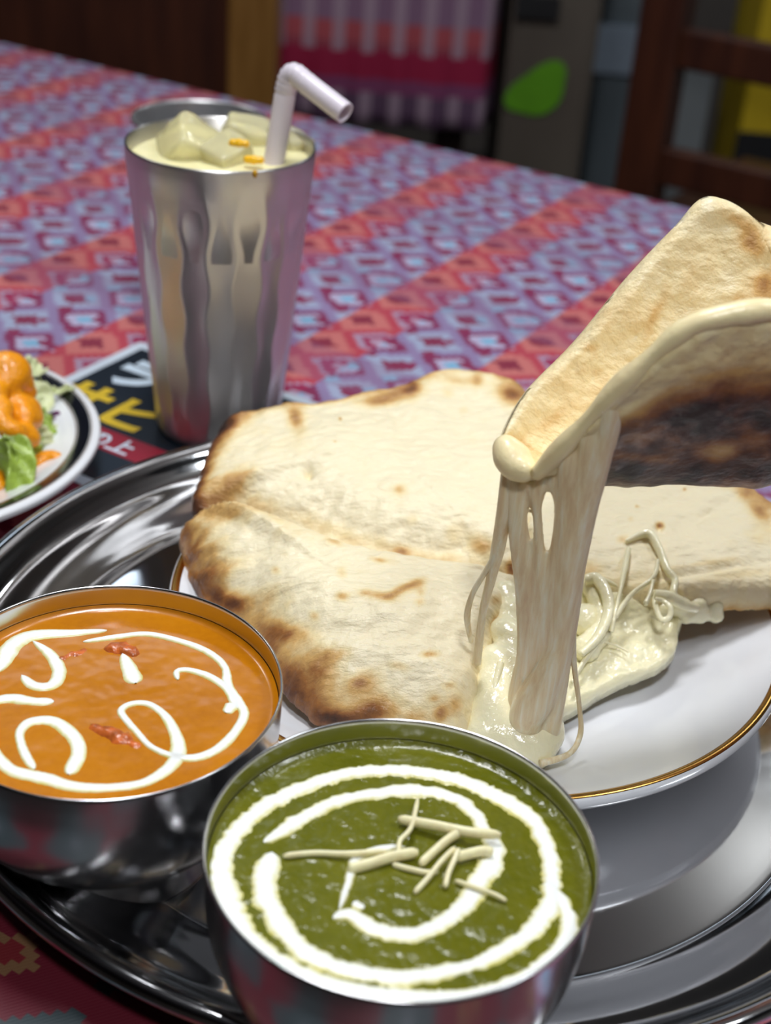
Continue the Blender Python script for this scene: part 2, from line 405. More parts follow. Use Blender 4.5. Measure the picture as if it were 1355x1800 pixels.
# ------------------------------------------------------------------ bowls
def bowl(label, c):
    t = thing('curry_bowl', label, 'bowl', c, 'footed steel curry bowls')
    outer = smooth_prof([(.0548, .0645), (.0546, .058), (.0542, .048), (.0528, .037), (.0490, .026), (.0420, .0180), (.0350, .0142), (.0305, .0130)], 50)
    inner = smooth_prof([(0, .016), (.025, .0165), (.040, .0195), (.048, .0275), (.0518, .038), (.0533, .048), (.0538, .058), (.0538, .0640)], 50)
    lathe('bowl_body', inner+[(.0539, .0650), (.0543, .0654), (.0547, .0651)]+outer+[(0, .0130)], c, M['bowl'], t, 160, False)
    lathe('foot_ring', smooth_prof([(.0295, .0138), (.0300, .0110), (.0320, .0060), (.0345, .0018), (.0352, .0004), (.0340, 0), (.0330, .0015), (.0305, .0060), (.0285, .0105), (.0280, .0135)], 40), c, M['bowl'], t, 128, False)
    return t
GB = (.0117, .2925, FLOOR); OB = (-.0826, .3540, FLOOR)
bowl('steel bowl filled with green spinach curry at the front of the tray', GB)
bowl('steel bowl filled with orange curry at the left of the tray', OB)
FILL = FLOOR+.0565
def surface(name, label, c, r, mat, seed, amp):
    v, f = [], []; n, k = 160, 60
    for i in range(k):
        q = r*(i+.0)/(k-1)
        for j in range(n):
            a = 2*math.pi*j/n; x, y = c[0]+q*math.cos(a), c[1]+q*math.sin(a)
            fade = min(1, (1-i/(k-1))*6)
            z = FILL + amp*fade*(nz((x, y), 140, seed)+.6*nz((x, y), 330, seed+4)) + (.0012*max(0, (i/(k-1)-.96)/.04))
            v.append((x, y, z))
    f = grid_faces(k, n)
    t = thing(name, label, 'curry', (c[0], c[1], FLOOR+.018))
    o = mk('sauce', v, f, mat, t); fixn(o)
    return t, o
oc, _ = surface('orange_curry', 'smooth orange butter curry with white cream swirls filling the left bowl', OB, .0536, M['orange_curry'], 2, .00012)
gc, _ = surface('spinach_curry', 'dark green spinach curry with a spiral of cream filling the front bowl', GB, .0536, M['green_curry'], 9, .00042)

def ribbon(name, pts, wpx, c, parent, h=.0007, rag=.14, seed=0, n=None):
    """cream drizzle lying on the sauce; pts in photo pixels brought down onto the sauce level"""
    P = np.array([at(x, y, FILL) for x, y in pts])
    L = np.linalg.norm(np.diff(P, axis=0), axis=1).sum()
    n = n or max(20, int(L/.0009))
    P = resample(catmull(P, 400), n)
    ww = np.interp(np.linspace(0, 1, n), np.linspace(0, 1, len(wpx)), wpx) if np.ndim(wpx) else np.full(n, float(wpx))
    T = np.gradient(P, axis=0); T /= np.linalg.norm(T, axis=1)[:, None]
    N = np.stack([-T[:, 1], T[:, 0], 0*T[:, 0]], -1)
    V, E = [], []; K = 11
    for i in range(n):
        sc = np.linalg.norm(P[i]-CP)/FPX*.5*ww[i]*1.12
        cap = math.sqrt(max(.02, 1-max(0, 1-i/(n*.0+4))**2))*math.sqrt(max(.02, 1-max(0, 1-(n-1-i)/4)**2))
        wl = sc*cap*(1+rag*(nz((i*.09, seed), 3, seed)+.8*nz((i*.31, seed), 3, seed+7)))
        wr = sc*cap*(1+rag*(nz((i*.09, seed+50), 3, seed)+.8*nz((i*.31, seed+50), 3, seed+3)))
        for k in range(K):
            s = -1+2*k/(K-1); wd = wl if s < 0 else wr
            q = P[i]+N[i]*s*wd
            r = math.hypot(q[0]-c[0], q[1]-c[1])
            if r > .0532: q[:2] = np.array(c[:2])+(q[:2]-np.array(c[:2]))*.0532/r
            V.append((q[0], q[1], FILL-.00035+(h+.00035)*(1-s**4)*(.8+.2*cap))); E.append(abs(s))
    o = mk(name, V, grid_faces(n, K, False), M['cream'], parent, True, {'edge': E}); return o
G = [
 ([(972,1567),(969,1530),(959,1484),(930,1436),(867,1397),(794,1368),(701,1355),(614,1360),(541,1382),(468,1416),(419,1460),(390,1509),(392,1560),(425,1640),(488,1692),(575,1731),(696,1752),(818,1752),(916,1722),(984,1668),(1001,1625),(989,1590),(968,1560)], [34,34,34,40,36,32,30,32,34,36,38,44,56,52,46,40,38,36,34,32,30,32,26]),
 ([(966,1545),(967,1592),(930,1640),(847,1690),(770,1712),(692,1718),(599,1702),(526,1666),(485,1611),(463,1557),(478,1500)], [30,40,34,30,32,36,38,40,44,44,40]),
 ([(463,1482),(507,1455),(575,1416),(648,1397),(731,1390),(794,1402),(833,1431),(852,1462),(870,1490),(866,1518),(842,1548),(825,1582),(779,1621),(721,1643),(662,1636),(614,1608),(585,1616)], [16,36,30,28,30,34,30,34,28,34,46,40,34,32,36,40,18]),
 ([(596,1600),(612,1553),(626,1512),(672,1492),(712,1490)], [8,14,18,20,8]),
 ([(620,1588),(640,1598)], [20,14]),
]
for i, (p, wd) in enumerate(G): ribbon('cream_swirl', p, wd, GB, gc, .0007, .30, i*11)
O = [
 ([(188,1109),(127,1113),(58,1117),(23,1134),(8,1161),(-2,1182)], [9,17,24,30,32,12]),
 ([(58,1128),(88,1150),(104,1180),(92,1204),(61,1206),(38,1188)], [8,18,22,22,20,14]),
 ([(146,1129),(211,1119),(261,1115),(315,1127),(365,1146),(395,1173),(401,1207),(422,1238),(428,1261),(403,1299),(365,1326),(319,1332),(269,1315),(238,1284),(213,1252),(230,1238),(261,1238),(292,1261),(311,1299),(311,1330),(288,1357),(246,1378),(184,1385),(127,1382),(77,1368),(23,1355),(-5,1330),(-20,1300)], [8,13,12,13,14,14,13,18,17,16,18,18,14,11,12,13,12,15,19,26,22,18,18,22,26,24,20,16]),
 ([(313,1196),(311,1181),(330,1178),(365,1188),(399,1211),(418,1246)], [10,12,15,15,16,20]),
 ([(411,1238),(397,1254)], [26,16]),
 ([(215,1150),(226,1173),(238,1202)], [14,26,30]),
 ([(-25,1240),(0,1230),(23,1228),(58,1233),(95,1234)], [16,20,24,18,22]),
 ([(61,1353),(46,1330),(35,1299),(38,1282),(58,1268),(96,1269),(130,1296),(138,1326),(120,1362)], [14,16,14,18,22,24,24,24,26]),
]
for i, (p, wd) in enumerate(O): ribbon('cream_swirl', p, [q*1.15 for q in wd], OB, oc, .0006, .08, 100+i*13)
def lump(name, label, pts, z, mat, cat, group=None, seed=0):
    b = [(*at(x, y, z)[:2], z+dz, r*.78) for x, y, r, dz in pts]
    o = blob(name, b, mat, None, .0012)
    for v in o.data.vertices:
        k = nz(v.co, 380, seed)*.0009+nz(v.co, 900, seed)*.0004; v.co += v.normal*k
    return tag(o, label, cat, group)
lump('chicken_piece', 'reddish chicken chunk just under the top cream arc in orange curry', [(196,1140,.0036,-.0018),(215,1141,.0042,-.0016),(234,1147,.0036,-.0018)], FILL, M['chicken'], 'chicken', 'chicken pieces in the orange curry', 1)
lump('chicken_piece', 'long reddish chicken chunk in the middle of the orange curry', [(165,1280,.003,-.0018),(190,1287,.0042,-.0019),(215,1298,.0044,-.0020),(238,1310,.003,-.0018)], FILL, M['chicken'], 'chicken', 'chicken pieces in the orange curry', 5)
lump('chicken_piece', 'small sliver of chicken breaking the orange sauce near the cream loop', [(112,1156,.0026,-.0016),(130,1150,.003,-.0017),(150,1143,.0026,-.0016)], FILL, M['chicken'], 'chicken', 'chicken pieces in the orange curry', 8)

# ginger strips on the green curry
def ginger(label, pts, wpx, lift):
    P = np.array([at(x, y, FILL+l) for (x, y), l in zip(pts, lift)])
    P = catmull(P, 24); sc = np.linalg.norm(P[0]-CP)/FPX*.5*wpx
    w_ = sc*np.interp(np.linspace(0, 1, 24), [0, .08, .9, 1], [.55, 1, 1, .5])
    o = tube('ginger_strip', P, w_, M['ginger'], None, 8, None, .62); tag(o, label, 'ginger', 'ginger strips on the spinach curry')
ginger('widest flat ginger strip lying across the top of the ginger pile', [(700,1440),(760,1450),(820,1462),(880,1468)], 20, [.0024,.0036,.0042,.0036])
ginger('long thin ginger strip pointing left out of the ginger pile', [(498,1505),(550,1500),(610,1501),(680,1496)], 13, [.0012,.0014,.0018,.0026])
ginger('curved ginger strip rising from the middle of the pile toward the top', [(700,1500),(703,1478),(722,1455),(734,1405)], 15, [.0022,.0030,.0038,.0016])
ginger('thick ginger strip slanting under the widest strip', [(738,1520),(765,1495),(790,1474),(815,1460)], 22, [.0016,.0024,.0032,.0028])
ginger('greenish ginger strip dipping toward the lower cream ring', [(728,1570),(752,1544),(775,1515),(800,1490)], 15, [.0008,.0018,.0030,.0040])
ginger('broad ginger chip at the left of the pile over the cream trace', [(612,1528),(645,1520),(690,1506),(735,1498)], 24, [.0012,.0016,.0020,.0024])
ginger('short ginger strip with a tan end at the right of the pile', [(800,1508),(828,1500),(850,1496),(866,1500)], 22, [.0022,.0026,.0024,.0020])
ginger('fine ginger sliver trailing to the right over the inner cream ring', [(800,1548),(835,1560),(868,1572),(890,1584)], 10, [.0014,.0018,.0016,.0010])
ginger('stubby ginger strip standing at the centre of the pile', [(782,1560),(788,1535),(798,1512),(806,1492)], 17, [.0012,.0022,.0034,.0044])
ginger('thin ginger strip half sunk below the pile', [(690,1520),(720,1528),(750,1534),(770,1532)], 12, [.0006,.0010,.0012,.0010])

# ------------------------------------------------------------------ naan pieces lying on the plate
def toast_of(V, base, spots):
    px = projn(V); t = base.copy()
    for x, y, rx, ry, ang, a in spots:
        c, s = math.cos(math.radians(ang)), math.sin(math.radians(ang))
        dx, dy = px[:, 0]-x, px[:, 1]-y
        u, v = (dx*c+dy*s)/rx, (-dx*s+dy*c)/ry
        t += a*np.exp(-(u*u+v*v))
    return t
def pillow(name, label, outline, centre, top, bot, w, spots, edge_toast, dents=(), bumpamp=.0012, seed=0, jag=.0006, parent=None, wt=None, ts=None):
    """outline (px, py, z of the edge); top/bot heights above/below the mid sheet; w edge rounding width"""
    E = np.array([at(*q[:3]) for q in outline]); N = 340
    for i, q in enumerate(outline):
        if len(q) > 3: E[i, 2] = q[3]               # this stretch dips under its neighbour
    E = resample(catmull(E, 1200, True), N, True)
    C = at(*centre)
    for i in range(N):
        a = nz((i*.11, seed), 2, seed)+.6*nz((i*.37, seed), 2, seed+5)
        d = E[i]-C; d[2] = 0; d /= np.linalg.norm(d); E[i] += d*jag*a*1.6
    K = 84; S_ = 1-(1-np.linspace(0, 1, K))**1.5
    V = np.zeros((K, N, 3))
    for k, s in enumerate(S_):
        V[k, :, :2] = C[:2]+(E[:, :2]-C[:2])*s
        V[k, :, 2] = C[2]+(E[:, 2]-C[2])*s**2
    D = np.zeros((K, N))
    for k in range(K):
        A = V[k, :, None, :2]-E[None, :, :2]
        D[k] = np.sqrt((A**2).sum(-1)).min(1)
    D[K-1] = 0
    wE = np.array([w]*N) if wt is None else np.interp(np.arange(N)/N, wt[0], wt[1], period=1)
    pr = np.sqrt(np.clip(1-(1-np.clip(D/wE[None, :], 0, 1))**2, 0, 1))
    Tt = V.copy(); Bt = V.copy()
    bm = np.zeros((K, N))
    for k in range(K):
        for j in range(N):
            p = V[k, j]; bm[k, j] = nz(p, 45, seed)*1.3+nz((p[0]+.5*p[1], 2.4*p[1]-1.2*p[0], 0), 95, seed+3)*.75+nz(p, 260, seed+6)*.26
    tE = np.ones(N) if ts is None else np.interp(np.arange(N)/N, ts[0], ts[1], period=1)
    sc_ = 1-(1-tE[None, :])*S_[:, None]**2.5
    Tt[:, :, 2] += pr*top*sc_ + bumpamp*bm*np.clip(D/.006, .25, 1)
    Bt[:, :, 2] -= pr*bot
    flat = Tt.reshape(-1, 3)
    px = projn(flat)
    for x, y, rx, ry, ang, a in dents:
        c, s = math.cos(math.radians(ang)), math.sin(math.radians(ang))
        dx, dy = px[:, 0]-x, px[:, 1]-y
        u, v = (dx*c+dy*s)/rx, (-dx*s+dy*c)/ry
        flat[:, 2] += a*np.exp(-(u*u+v*v))
    Tt = flat.reshape(K, N, 3)
    V2 = np.concatenate([Tt.reshape(-1, 3), Bt[::-1][1:].reshape(-1, 3)])
    # browning: edges bake darker, the underside is brown
    eb = np.interp(np.arange(N)/N, edge_toast[0], edge_toast[1], period=1)[None, :]
    tt = eb*np.exp(-(D/(.0075+.004*bm))**2) if True else 0
    tb = np.concatenate([tt.reshape(-1), (.45+.25*bm)[::-1][1:].reshape(-1)])
    T = toast_of(V2, tb, spots); T[K*N:] = np.maximum(tb[K*N:], T[K*N:]*.6)
    for k in range(6):      # just below the edge stays like the crust
        T[K*N+k*N:K*N+(k+1)*N] = T[(K-1)*N:K*N]*(1-.1*k)+.05*k
    o = mk(name, V2, grid_faces(2*K-1, N), M['naan'], parent, True, {'toast_shade': np.clip(T, 0, 1)})
    fixn(o)
    if label: tag(o, label, 'naan', 'pieces of cheese naan')
    return o

A_out = [(338,895,.040),(350,850,.043),(365,800,.046),(385,762,.049),(405,742,.051),(450,733,.053),(500,722,.054),(540,722,.054),(600,712,.056),(650,697,.057),(700,690,.058),(735,675,.059),(780,662,.060),(830,663,.060),(880,671,.060),(915,688,.058),(950,760,.056),(950,850,.052),(935,930,.047),(915,1000,.044,.040),(860,1003,.043,.036),(760,992,.043,.035),(660,975,.043,.035),(580,955,.043,.035),(500,920,.043,.036),(410,893,.042,.038)]
A_sp = [(400,745,40,14,-20,.5),(360,800,14,50,15,.25),(345,880,14,40,10,.3),(520,735,14,24,-15,.5),(690,695,42,14,-12,.45),(725,680,14,16,0,.35),(800,668,40,10,5,.25),(895,688,22,22,40,.55),(840,665,10,14,0,.25),(845,960,22,17,15,.42),(800,940,20,24,10,.16),(702,860,11,9,0,.28),(706,970,14,10,0,.3),(898,1000,8,18,0,.5),(420,830,40,14,-15,.10),(480,780,60,30,10,.05),(725,912,12,10,0,.12),(660,705,30,10,-10,.25),(598,736,3,3,0,.7),(590,776,2,2,0,.6),(785,690,14,9,10,.16),(815,720,9,8,0,.14),(380,770,26,16,-40,.25),(740,1000,60,8,6,.22),(395,700,40,10,0,0)]
A_sp += [(460,890,60,16,22,.10),(540,915,70,20,24,.13),(620,945,70,18,18,.13),(700,970,80,16,10,.13),(800,988,80,14,5,.13),(880,1000,50,12,5,.12)]  # tan along the crease, painted in for the shading of the slope
A_den = [(540,826,28,28,10,-.0012),(543,828,5,10,0,-.0045),(640,935,170,30,16,-.0035),(800,960,100,30,8,-.003),(760,830,60,110,-30,.0012),(600,760,80,30,0,.0014),(700,740,14,60,-20,-.0012),(470,850,90,50,20,.0012)]
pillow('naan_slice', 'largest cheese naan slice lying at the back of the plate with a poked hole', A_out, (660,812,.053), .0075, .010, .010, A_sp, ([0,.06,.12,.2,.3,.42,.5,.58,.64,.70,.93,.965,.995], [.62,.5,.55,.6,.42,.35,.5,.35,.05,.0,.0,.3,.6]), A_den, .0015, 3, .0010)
B_out = [(318,968,.030),(322,935,.034),(345,912,.040),(380,893,.048),(410,888,.0520),(470,906,.0525),(540,935,.0520),(600,960,.0515),(680,978,.0510),(770,993,.0500),(860,1003,.0485),(905,1030,.044),(895,1080,.040),(872,1130,.037),(855,1165,.035),(845,1215,.031),(832,1262,.027),(812,1300,.024),(740,1298,.024),(640,1290,.024),(560,1270,.0245),(515,1235,.0255),(470,1180,.026),(430,1120,.027),(380,1080,.028),(340,1030,.028)]
B_sp = [(350,930,40,22,-20,.20),(335,970,24,40,0,.26),(370,965,45,14,-25,.25),(375,1005,50,16,-20,.28),(395,1052,34,18,25,.45),(345,1040,24,30,0,.22),(430,1060,40,16,-15,.18),(410,905,16,12,0,.15),
        (500,1110,44,18,12,.42),(560,1180,46,34,-30,.32),(540,1240,46,28,20,.42),(590,1265,50,16,5,.5),(660,1250,40,24,-20,.62),(640,1200,34,20,-15,.3),(590,1150,30,14,-10,.25),(470,1150,26,40,20,.2),(500,1200,26,36,20,.22),
        (705,1036,30,8,-25,.42),(668,1047,26,8,8,.36),(736,1024,16,9,-20,.3),(640,1042,12,6,0,.2),(602,1048,12,8,0,.32),(600,1006,9,9,0,.24),(588,952,14,6,15,.35),(665,984,16,5,10,.3),(485,1002,9,7,20,.26),(552,1082,9,8,20,.26),(738,1058,9,8,0,.26),
        (755,1150,16,6,0,.4),(700,1170,18,8,10,.22),(630,1200,14,8,0,.2),(730,1262,24,18,0,.3),(775,1255,12,14,0,.42),(790,1205,10,6,0,.25),(762,1228,9,6,0,.25),(870,1095,9,18,10,.42),(872,1055,9,9,0,.3),(500,975,10,7,0,.12),(640,930,9,9,0,.1),(690,1290,60,14,0,.2),(740,1040,9,8,0,.2),(800,1240,14,20,0,.2)]
B_den = [(640,1110,130,16,6,-.0016),(440,1000,24,70,40,-.0026),(480,1060,16,60,50,-.0016),(760,1040,110,34,0,.001),(600,1030,110,26,10,.0012),(395,1010,60,9,-20,.0018),(385,985,60,8,-20,-.0018),(380,960,60,9,-22,.0016),(370,1040,50,9,-20,-.0018)]
pillow('naan_slice', 'puffy cheese naan slice at the front left with browned side facing the bowls', B_out, (640,1080,.0425), .0120, .010, .016, B_sp, ([0,.05,.1,.16,.3,.42,.55,.66,.72,.8,.9,1], [.42,.40,.3,.1,.05,.05,.05,.18,.32,.40,.38,.40]), B_den, .0014, 7, .0009,
       wt=([0,.10,.14,.36,.42,.55,.64,.72,.9,1], [.014,.007,.004,.004,.006,.010,.020,.026,.022,.014]), ts=([0,.08,.12,.38,.44,1], [.9,.5,.30,.30,.8,.9]))
C_out = [(925,950,.046),(935,860,.050),(970,800,.054),(1080,780,.057),(1200,800,.058),(1295,826,.057),(1312,858,.054),(1335,885,.052),(1380,915,.050),(1430,965,.047),(1440,1020,.043),(1400,1046,.0405),(1330,1048,.0405),(1250,1050,.0405),(1180,1056,.040),(1090,1052,.039),(1000,1030,.041)]
C_sp = [(1160,924,7,6,0,.75),(1108,912,7,6,0,.16),(1094,948,12,8,0,.3),(1335,900,24,12,40,.4),(1300,835,10,12,0,.4),(1310,865,12,14,40,.2),(1345,930,30,26,40,.12),(1120,890,3,3,0,.5),(1203,860,3,3,0,.5),(1240,990,60,5,-8,.15),(1300,1010,60,8,-6,.12),(1040,1000,20,16,0,.2)]
C_den = [(1230,1003,120,7,-8,-.0018),(1160,924,8,9,20,-.003),(1200,900,90,10,-25,.0012),(1170,880,90,8,-28,-.0010),(1280,950,60,40,0,.0015),(1250,900,40,7,-30,-.001)]
pillow('naan_slice', 'cheese naan slice at the right of the plate with its cut edge facing front', C_out, (1180,925,.049), .0058, .0095, .003, C_sp, ([0,.1,.28,.36,.5,.6,.66,.8,1], [0,.1,.3,.4,.45,.4,.1,.08,0]), C_den, .0011, 13, .0006)

# ------------------------------------------------------------------ lifted, folded slice
def lifted():
    px = [[(881,770),(883,797),(896,832),(918,840),(934,832)],
          [(925,690),(948,762),(985,838),(1006,812),(1008,764)],
          [(1012,600),(1042,700),(1080,826),(1090,742),(1086,678)],
          [(1100,490),(1148,620),(1190,822),(1196,700),(1184,588)],
          [(1182,402),(1232,560),(1290,826),(1292,690),(1264,548)],
          [(1248,345),(1312,520),(1380,818),(1386,690),(1366,546)],
          [(1350,400),(1410,545),(1470,800),(1480,690),(1468,565)],
          [(1440,470),(1490,570),(1540,770),(1550,690),(1545,600)]]
    Yd = [[.402,.402,.398,.392,.390],
          [.416,.412,.402,.388,.384],
          [.430,.424,.408,.386,.380],
          [.442,.434,.412,.386,.378],
          [.450,.440,.414,.388,.378],
          [.455,.444,.416,.390,.380],
          [.452,.442,.416,.392,.384],
          [.430,.428,.416,.404,.402]]
    P = np.array([[atY(x, y, Y) for (x, y), Y in zip(r, d)] for r, d in zip(px, Yd)])
    nu, nv = 170, 110
    Q = np.array([catmull(P[:, j], nu) for j in range(5)])            # 5, nu, 3
    X = np.array([catmull(Q[:, i], nv) for i in range(nu)])           # nu, nv, 3
    du = np.gradient(X, axis=0); dv = np.gradient(X, axis=1)
    Nn = np.cross(du, dv); Nn /= np.linalg.norm(Nn, axis=2)[:, :, None]+1e-12
    mid = Nn[nu//2, 20]
    if mid@(CP-X[nu//2, 20]) < 0: Nn = -Nn                           # inner face looks to the camera on the back wall
    for _ in range(14):                                              # soften the normals where the tip curls
        Np = np.pad(Nn, ((1, 1), (1, 1), (0, 0)), 'edge')
        Nn = (Np[:-2, 1:-1]+Np[2:, 1:-1]+Np[1:-1, :-2]+Np[1:-1, 2:]+2*Np[1:-1, 1:-1])/6
    Nn /= np.linalg.norm(Nn, axis=2)[:, :, None]+1e-12
    uu = np.linspace(0, 1, nu)[:, None]; vv = np.linspace(0, 1, nv)[None, :]
    dist = np.minimum.reduce([uu*1.0*.15+0*vv, (1-uu)*.15+0*vv, vv*.10+0*uu, (1-vv)*.10+0*uu])
    th = .0052*np.sqrt(np.clip(1-(1-np.clip(dist/.006, 0, 1))**2, 0.0, 1))
    th = th*(.22+.78*np.clip(uu/.32, 0, 1))
    bmp = np.zeros((nu, nv))
    for i in range(nu):
        for j in range(nv): bmp[i, j] = nz(X[i, j], 60, 3)*1.2+nz(X[i, j], 160, 8)*.6
    inn = X+Nn*(th+.0010*bmp*np.clip(dist/.006, .2, 1))[:, :, None]
    out = X-Nn*(th+.0010*np.roll(bmp, 17, 1)*np.clip(dist/.006, .2, 1))[:, :, None]
    V = np.concatenate([inn.reshape(-1, 3), out.reshape(-1, 3)]); k = nu*nv
    f = [tuple(q) for q in grid_faces(nu, nv, False)]
    f2 = [tuple(k+i for i in q[::-1]) for q in f]
    ring = [i*nv for i in range(nu)]+[(nu-1)*nv+j for j in range(1, nv)]+[i*nv+nv-1 for i in range(nu-2, -1, -1)]+[j for j in range(nv-2, 0, -1)]
    side = [(ring[i], ring[(i+1) % len(ring)], k+ring[(i+1) % len(ring)], k+ring[i]) for i in range(len(ring))]
    ti = np.full((nu, nv), .15)+.06*bmp  # inner face tinted browner to paint in the shade of the fold
    # bottom crust: dark scorched band with pale patches, pale next to the rim
    band = np.clip((.86-vv)/.10, 0, 1)*np.clip((vv-.28)/.12, 0, 1)
    to = (.12+.66*band+.24*band*bmp-.05)*np.clip((uu-.10)/.12, 0, 1)+.10
    T = np.concatenate([ti.reshape(-1), to.reshape(-1)])
    sp = [(900,780,26,12,30,.22),(960,745,40,12,-35,.12),(1040,612,14,10,20,.24),(1048,655,8,7,0,.12),(1320,430,24,16,40,.35),(1345,500,22,20,0,.3),(1300,390,40,12,35,.22),(1340,540,12,10,0,.3),(1300,525,16,10,0,.12),(1245,345,10,20,0,-.1),(1150,560,8,40,25,.12),(1010,780,10,12,0,.35),(1165,520,10,40,20,.06)]
    T[:k] = toast_of(V[:k], T[:k], sp)
    T[k:] = toast_of(V[k:], T[k:], [(1255,795,34,18,0,-.5),(1130,805,60,8,5,-.35),(1290,700,60,10,-15,.1),(1330,770,30,14,0,-.2)])
    o = mk('naan_slice', V, f+f2+side, M['naan'], None, True, {'toast_shade': np.clip(T, 0, 1)}); fixn(o)
    tag(o, 'folded cheese naan slice lifted above the plate trailing melted cheese', 'naan', 'pieces of cheese naan')
    return X, Nn
LX, LN = lifted()

# ------------------------------------------------------------------ cheese
cheese = thing('melted_cheese', 'stretchy melted cheese pulled from the plate up to the lifted naan slice', 'cheese', tuple(at(935, 1310, .02)))
def strand(pts, rpx, n=60, sides=14):
    P = np.array([atY(x, y, Y) for x, y, Y in pts]); P = catmull(P, n)
    r = np.interp(np.linspace(0, 1, n), np.linspace(0, 1, len(rpx)), rpx)
    r = r*np.linalg.norm(P-CP, axis=1)/FPX
    return tube_geo(P, r, sides)
curtain = join(
    strand([(900,826,.396),(905,930,.395),(920,1050,.398),(922,1150,.400),(912,1230,.401),(932,1300,.400)], [15,13,15,15,20,14]),
    strand([(915,845,.394),(918,930,.394),(936,1080,.397),(940,1200,.399),(937,1310,.400)], [13,11,12,16,16]),
    strand([(932,842,.392),(944,900,.392),(948,980,.393),(952,1100,.396),(950,1200,.398),(945,1300,.399)], [14,9,10,14,18,18]),
    strand([(955,830,.390),(944,905,.391),(952,990,.393)], [14,8,9]),
    strand([(968,828,.390),(985,880,.390),(984,940,.391),(972,1040,.394),(968,1180,.397),(955,1315,.399)], [16,13,14,18,22,18]),
    strand([(1010,772,.388),(1004,805,.386),(1005,880,.388),(1000,1000,.390),(986,1130,.394),(966,1290,.398)], [14,26,26,23,24,18]),
    strand([(1050,728,.386),(1038,770,.383),(1028,860,.386),(1012,980,.389),(1000,1100,.393),(978,1240,.397)], [12,24,26,20,16,12]),
    strand([(1086,680,.384),(1074,715,.380),(1056,800,.383),(1036,900,.386),(1016,1020,.390),(1002,1130,.394)], [10,20,22,15,10,7]),
    strand([(1106,655,.383),(1098,690,.380),(1078,770,.381),(1055,850,.384)], [6,11,10,5]),
    strand([(1004,1090,.392),(975,1160,.392),(940,1230,.393),(925,1265,.395),(945,1310,.398)], [8,22,34,30,12]))
o = mk('pulled_curtain', *curtain, M['cheese_pull'], cheese)
r_ = o.modifiers.new('fuse', 'REMESH'); r_.mode = 'VOXEL'; r_.voxel_size = .0009; r_.use_smooth_shade = True
s_ = o.modifiers.new('soft', 'SMOOTH'); s_.iterations = 6; s_.factor = .6
for pts, rp in [
    ([(896,822,.397),(886,900,.396),(876,960,.400),(862,1020,.403),(848,1080,.406),(838,1165,.410)], [15,14,13,9,7,8]),
    ([(872,975,.400),(850,1010,.402),(830,1045,.404),(821,1085,.407),(828,1128,.412)], [7,5,5,6,4]),
    ([(1005,1110,.392),(1009,1170,.395),(1018,1240,.398),(1020,1290,.397),(1000,1325,.390),(950,1342,.384)], [8,5,4,5,5,7])]:
    v, f = strand(pts, rp); fixn(mk('cheese_strand', v, f, M['cheese_pull'], cheese))
# rim of cheese squeezing out of the fold of the lifted slice
P = LX[4:-30:3, -1]+np.array([0, -.001, -.0005]); rr = np.array([.0030*(1+.55*nz((i*.11, 4), 1.7, 2)) for i in range(len(P))])
P = P+np.array([[0, 0, .0020*nz((i*.09, 9), 1.3, 5)] for i in range(len(P))])
tube('cheese_layer', P, rr, M['cheese_edge'], cheese, 14)
blob('cheese_layer', [(*atY(x, y, Y), r) for x, y, Y, r in [(888,784,.399,.0032),(892,798,.397,.0040),(899,812,.395,.0042),(911,822,.393,.0038),(924,826,.391,.0032),(904,800,.397,.0036),(914,808,.396,.0034)]], M['cheese_edge'], cheese, .001)
def pool(name, outline, centre, h, parent, mat, seed, amp):
    E = np.array([at(*q) for q in outline]); N = 220; E = resample(catmull(E, 800, True), N, True); C = at(*centre); K = 60
    S_ = 1-(1-np.linspace(0, 1, K))**1.6; V = np.zeros((K, N, 3))
    for k, s in enumerate(S_):
        V[k, :, :2] = C[:2]+(E[:, :2]-C[:2])*s; V[k, :, 2] = C[2]+(E[:, 2]-C[2])*s**1.4
    for i in range(N):
        a = nz((i*.1, seed), 2, seed)+.5*nz((i*.31, seed), 2, seed)
        V[-8:, i, :2] += (E[i, :2]-C[:2])*.018*a*np.linspace(0, 1, 8)[:, None]
    for k in range(K):
        for j in range(N):
            p = V[k, j]; d = 1-S_[k]
            pr = math.sqrt(max(0, 1-(1-min(d/.07, 1))**2))
            V[k, j, 2] += pr*(h+amp*(nz(p, 90, seed)+.55*nz(p, 230, seed+2)+.42*nz(p, 600, seed)))
    B = V[::-1][1:].copy(); B[:, :, 2] -= .004
    return fixn(mk(name, np.concatenate([V.reshape(-1, 3), B.reshape(-1, 3)]), grid_faces(2*K-1, N), mat, parent))
pool('cheese_puddle', [(1195,1068,.034),(1194,1110,.029),(1180,1155,.026),(1130,1185,.0235),(1080,1205,.021),(1040,1228,.0195),(1005,1250,.0185),(972,1275,.018),(950,1318,.019),(905,1330,.0205),(850,1310,.022),(828,1280,.024),(846,1200,.031),(868,1130,.037),(890,1050,.042),(950,1015,.044),(1050,1035,.041),(1120,1050,.039)],
     (1010,1135,.0275), .0024, cheese, M['cheese'], 21, .0016)
blob('cheese_oozing', [(*at(x, y, z)[:2], z, r) for x, y, z, r in
     [(888,1045,.046,.005),(900,1080,.043,.006),(884,1110,.042,.005),(905,1130,.040,.006),(868,1160,.038,.005),(890,1175,.036,.007),(862,1200,.034,.005),(880,1225,.031,.007),(858,1250,.029,.006),(885,1270,.026,.008),(850,1290,.025,.006),(905,1305,.023,.007),(935,1318,.021,.007),(915,1200,.034,.006),(970,1060,.040,.006),(1030,1090,.036,.006),(930,1250,.027,.009),(955,1290,.022,.007)]], M['cheese'], cheese)
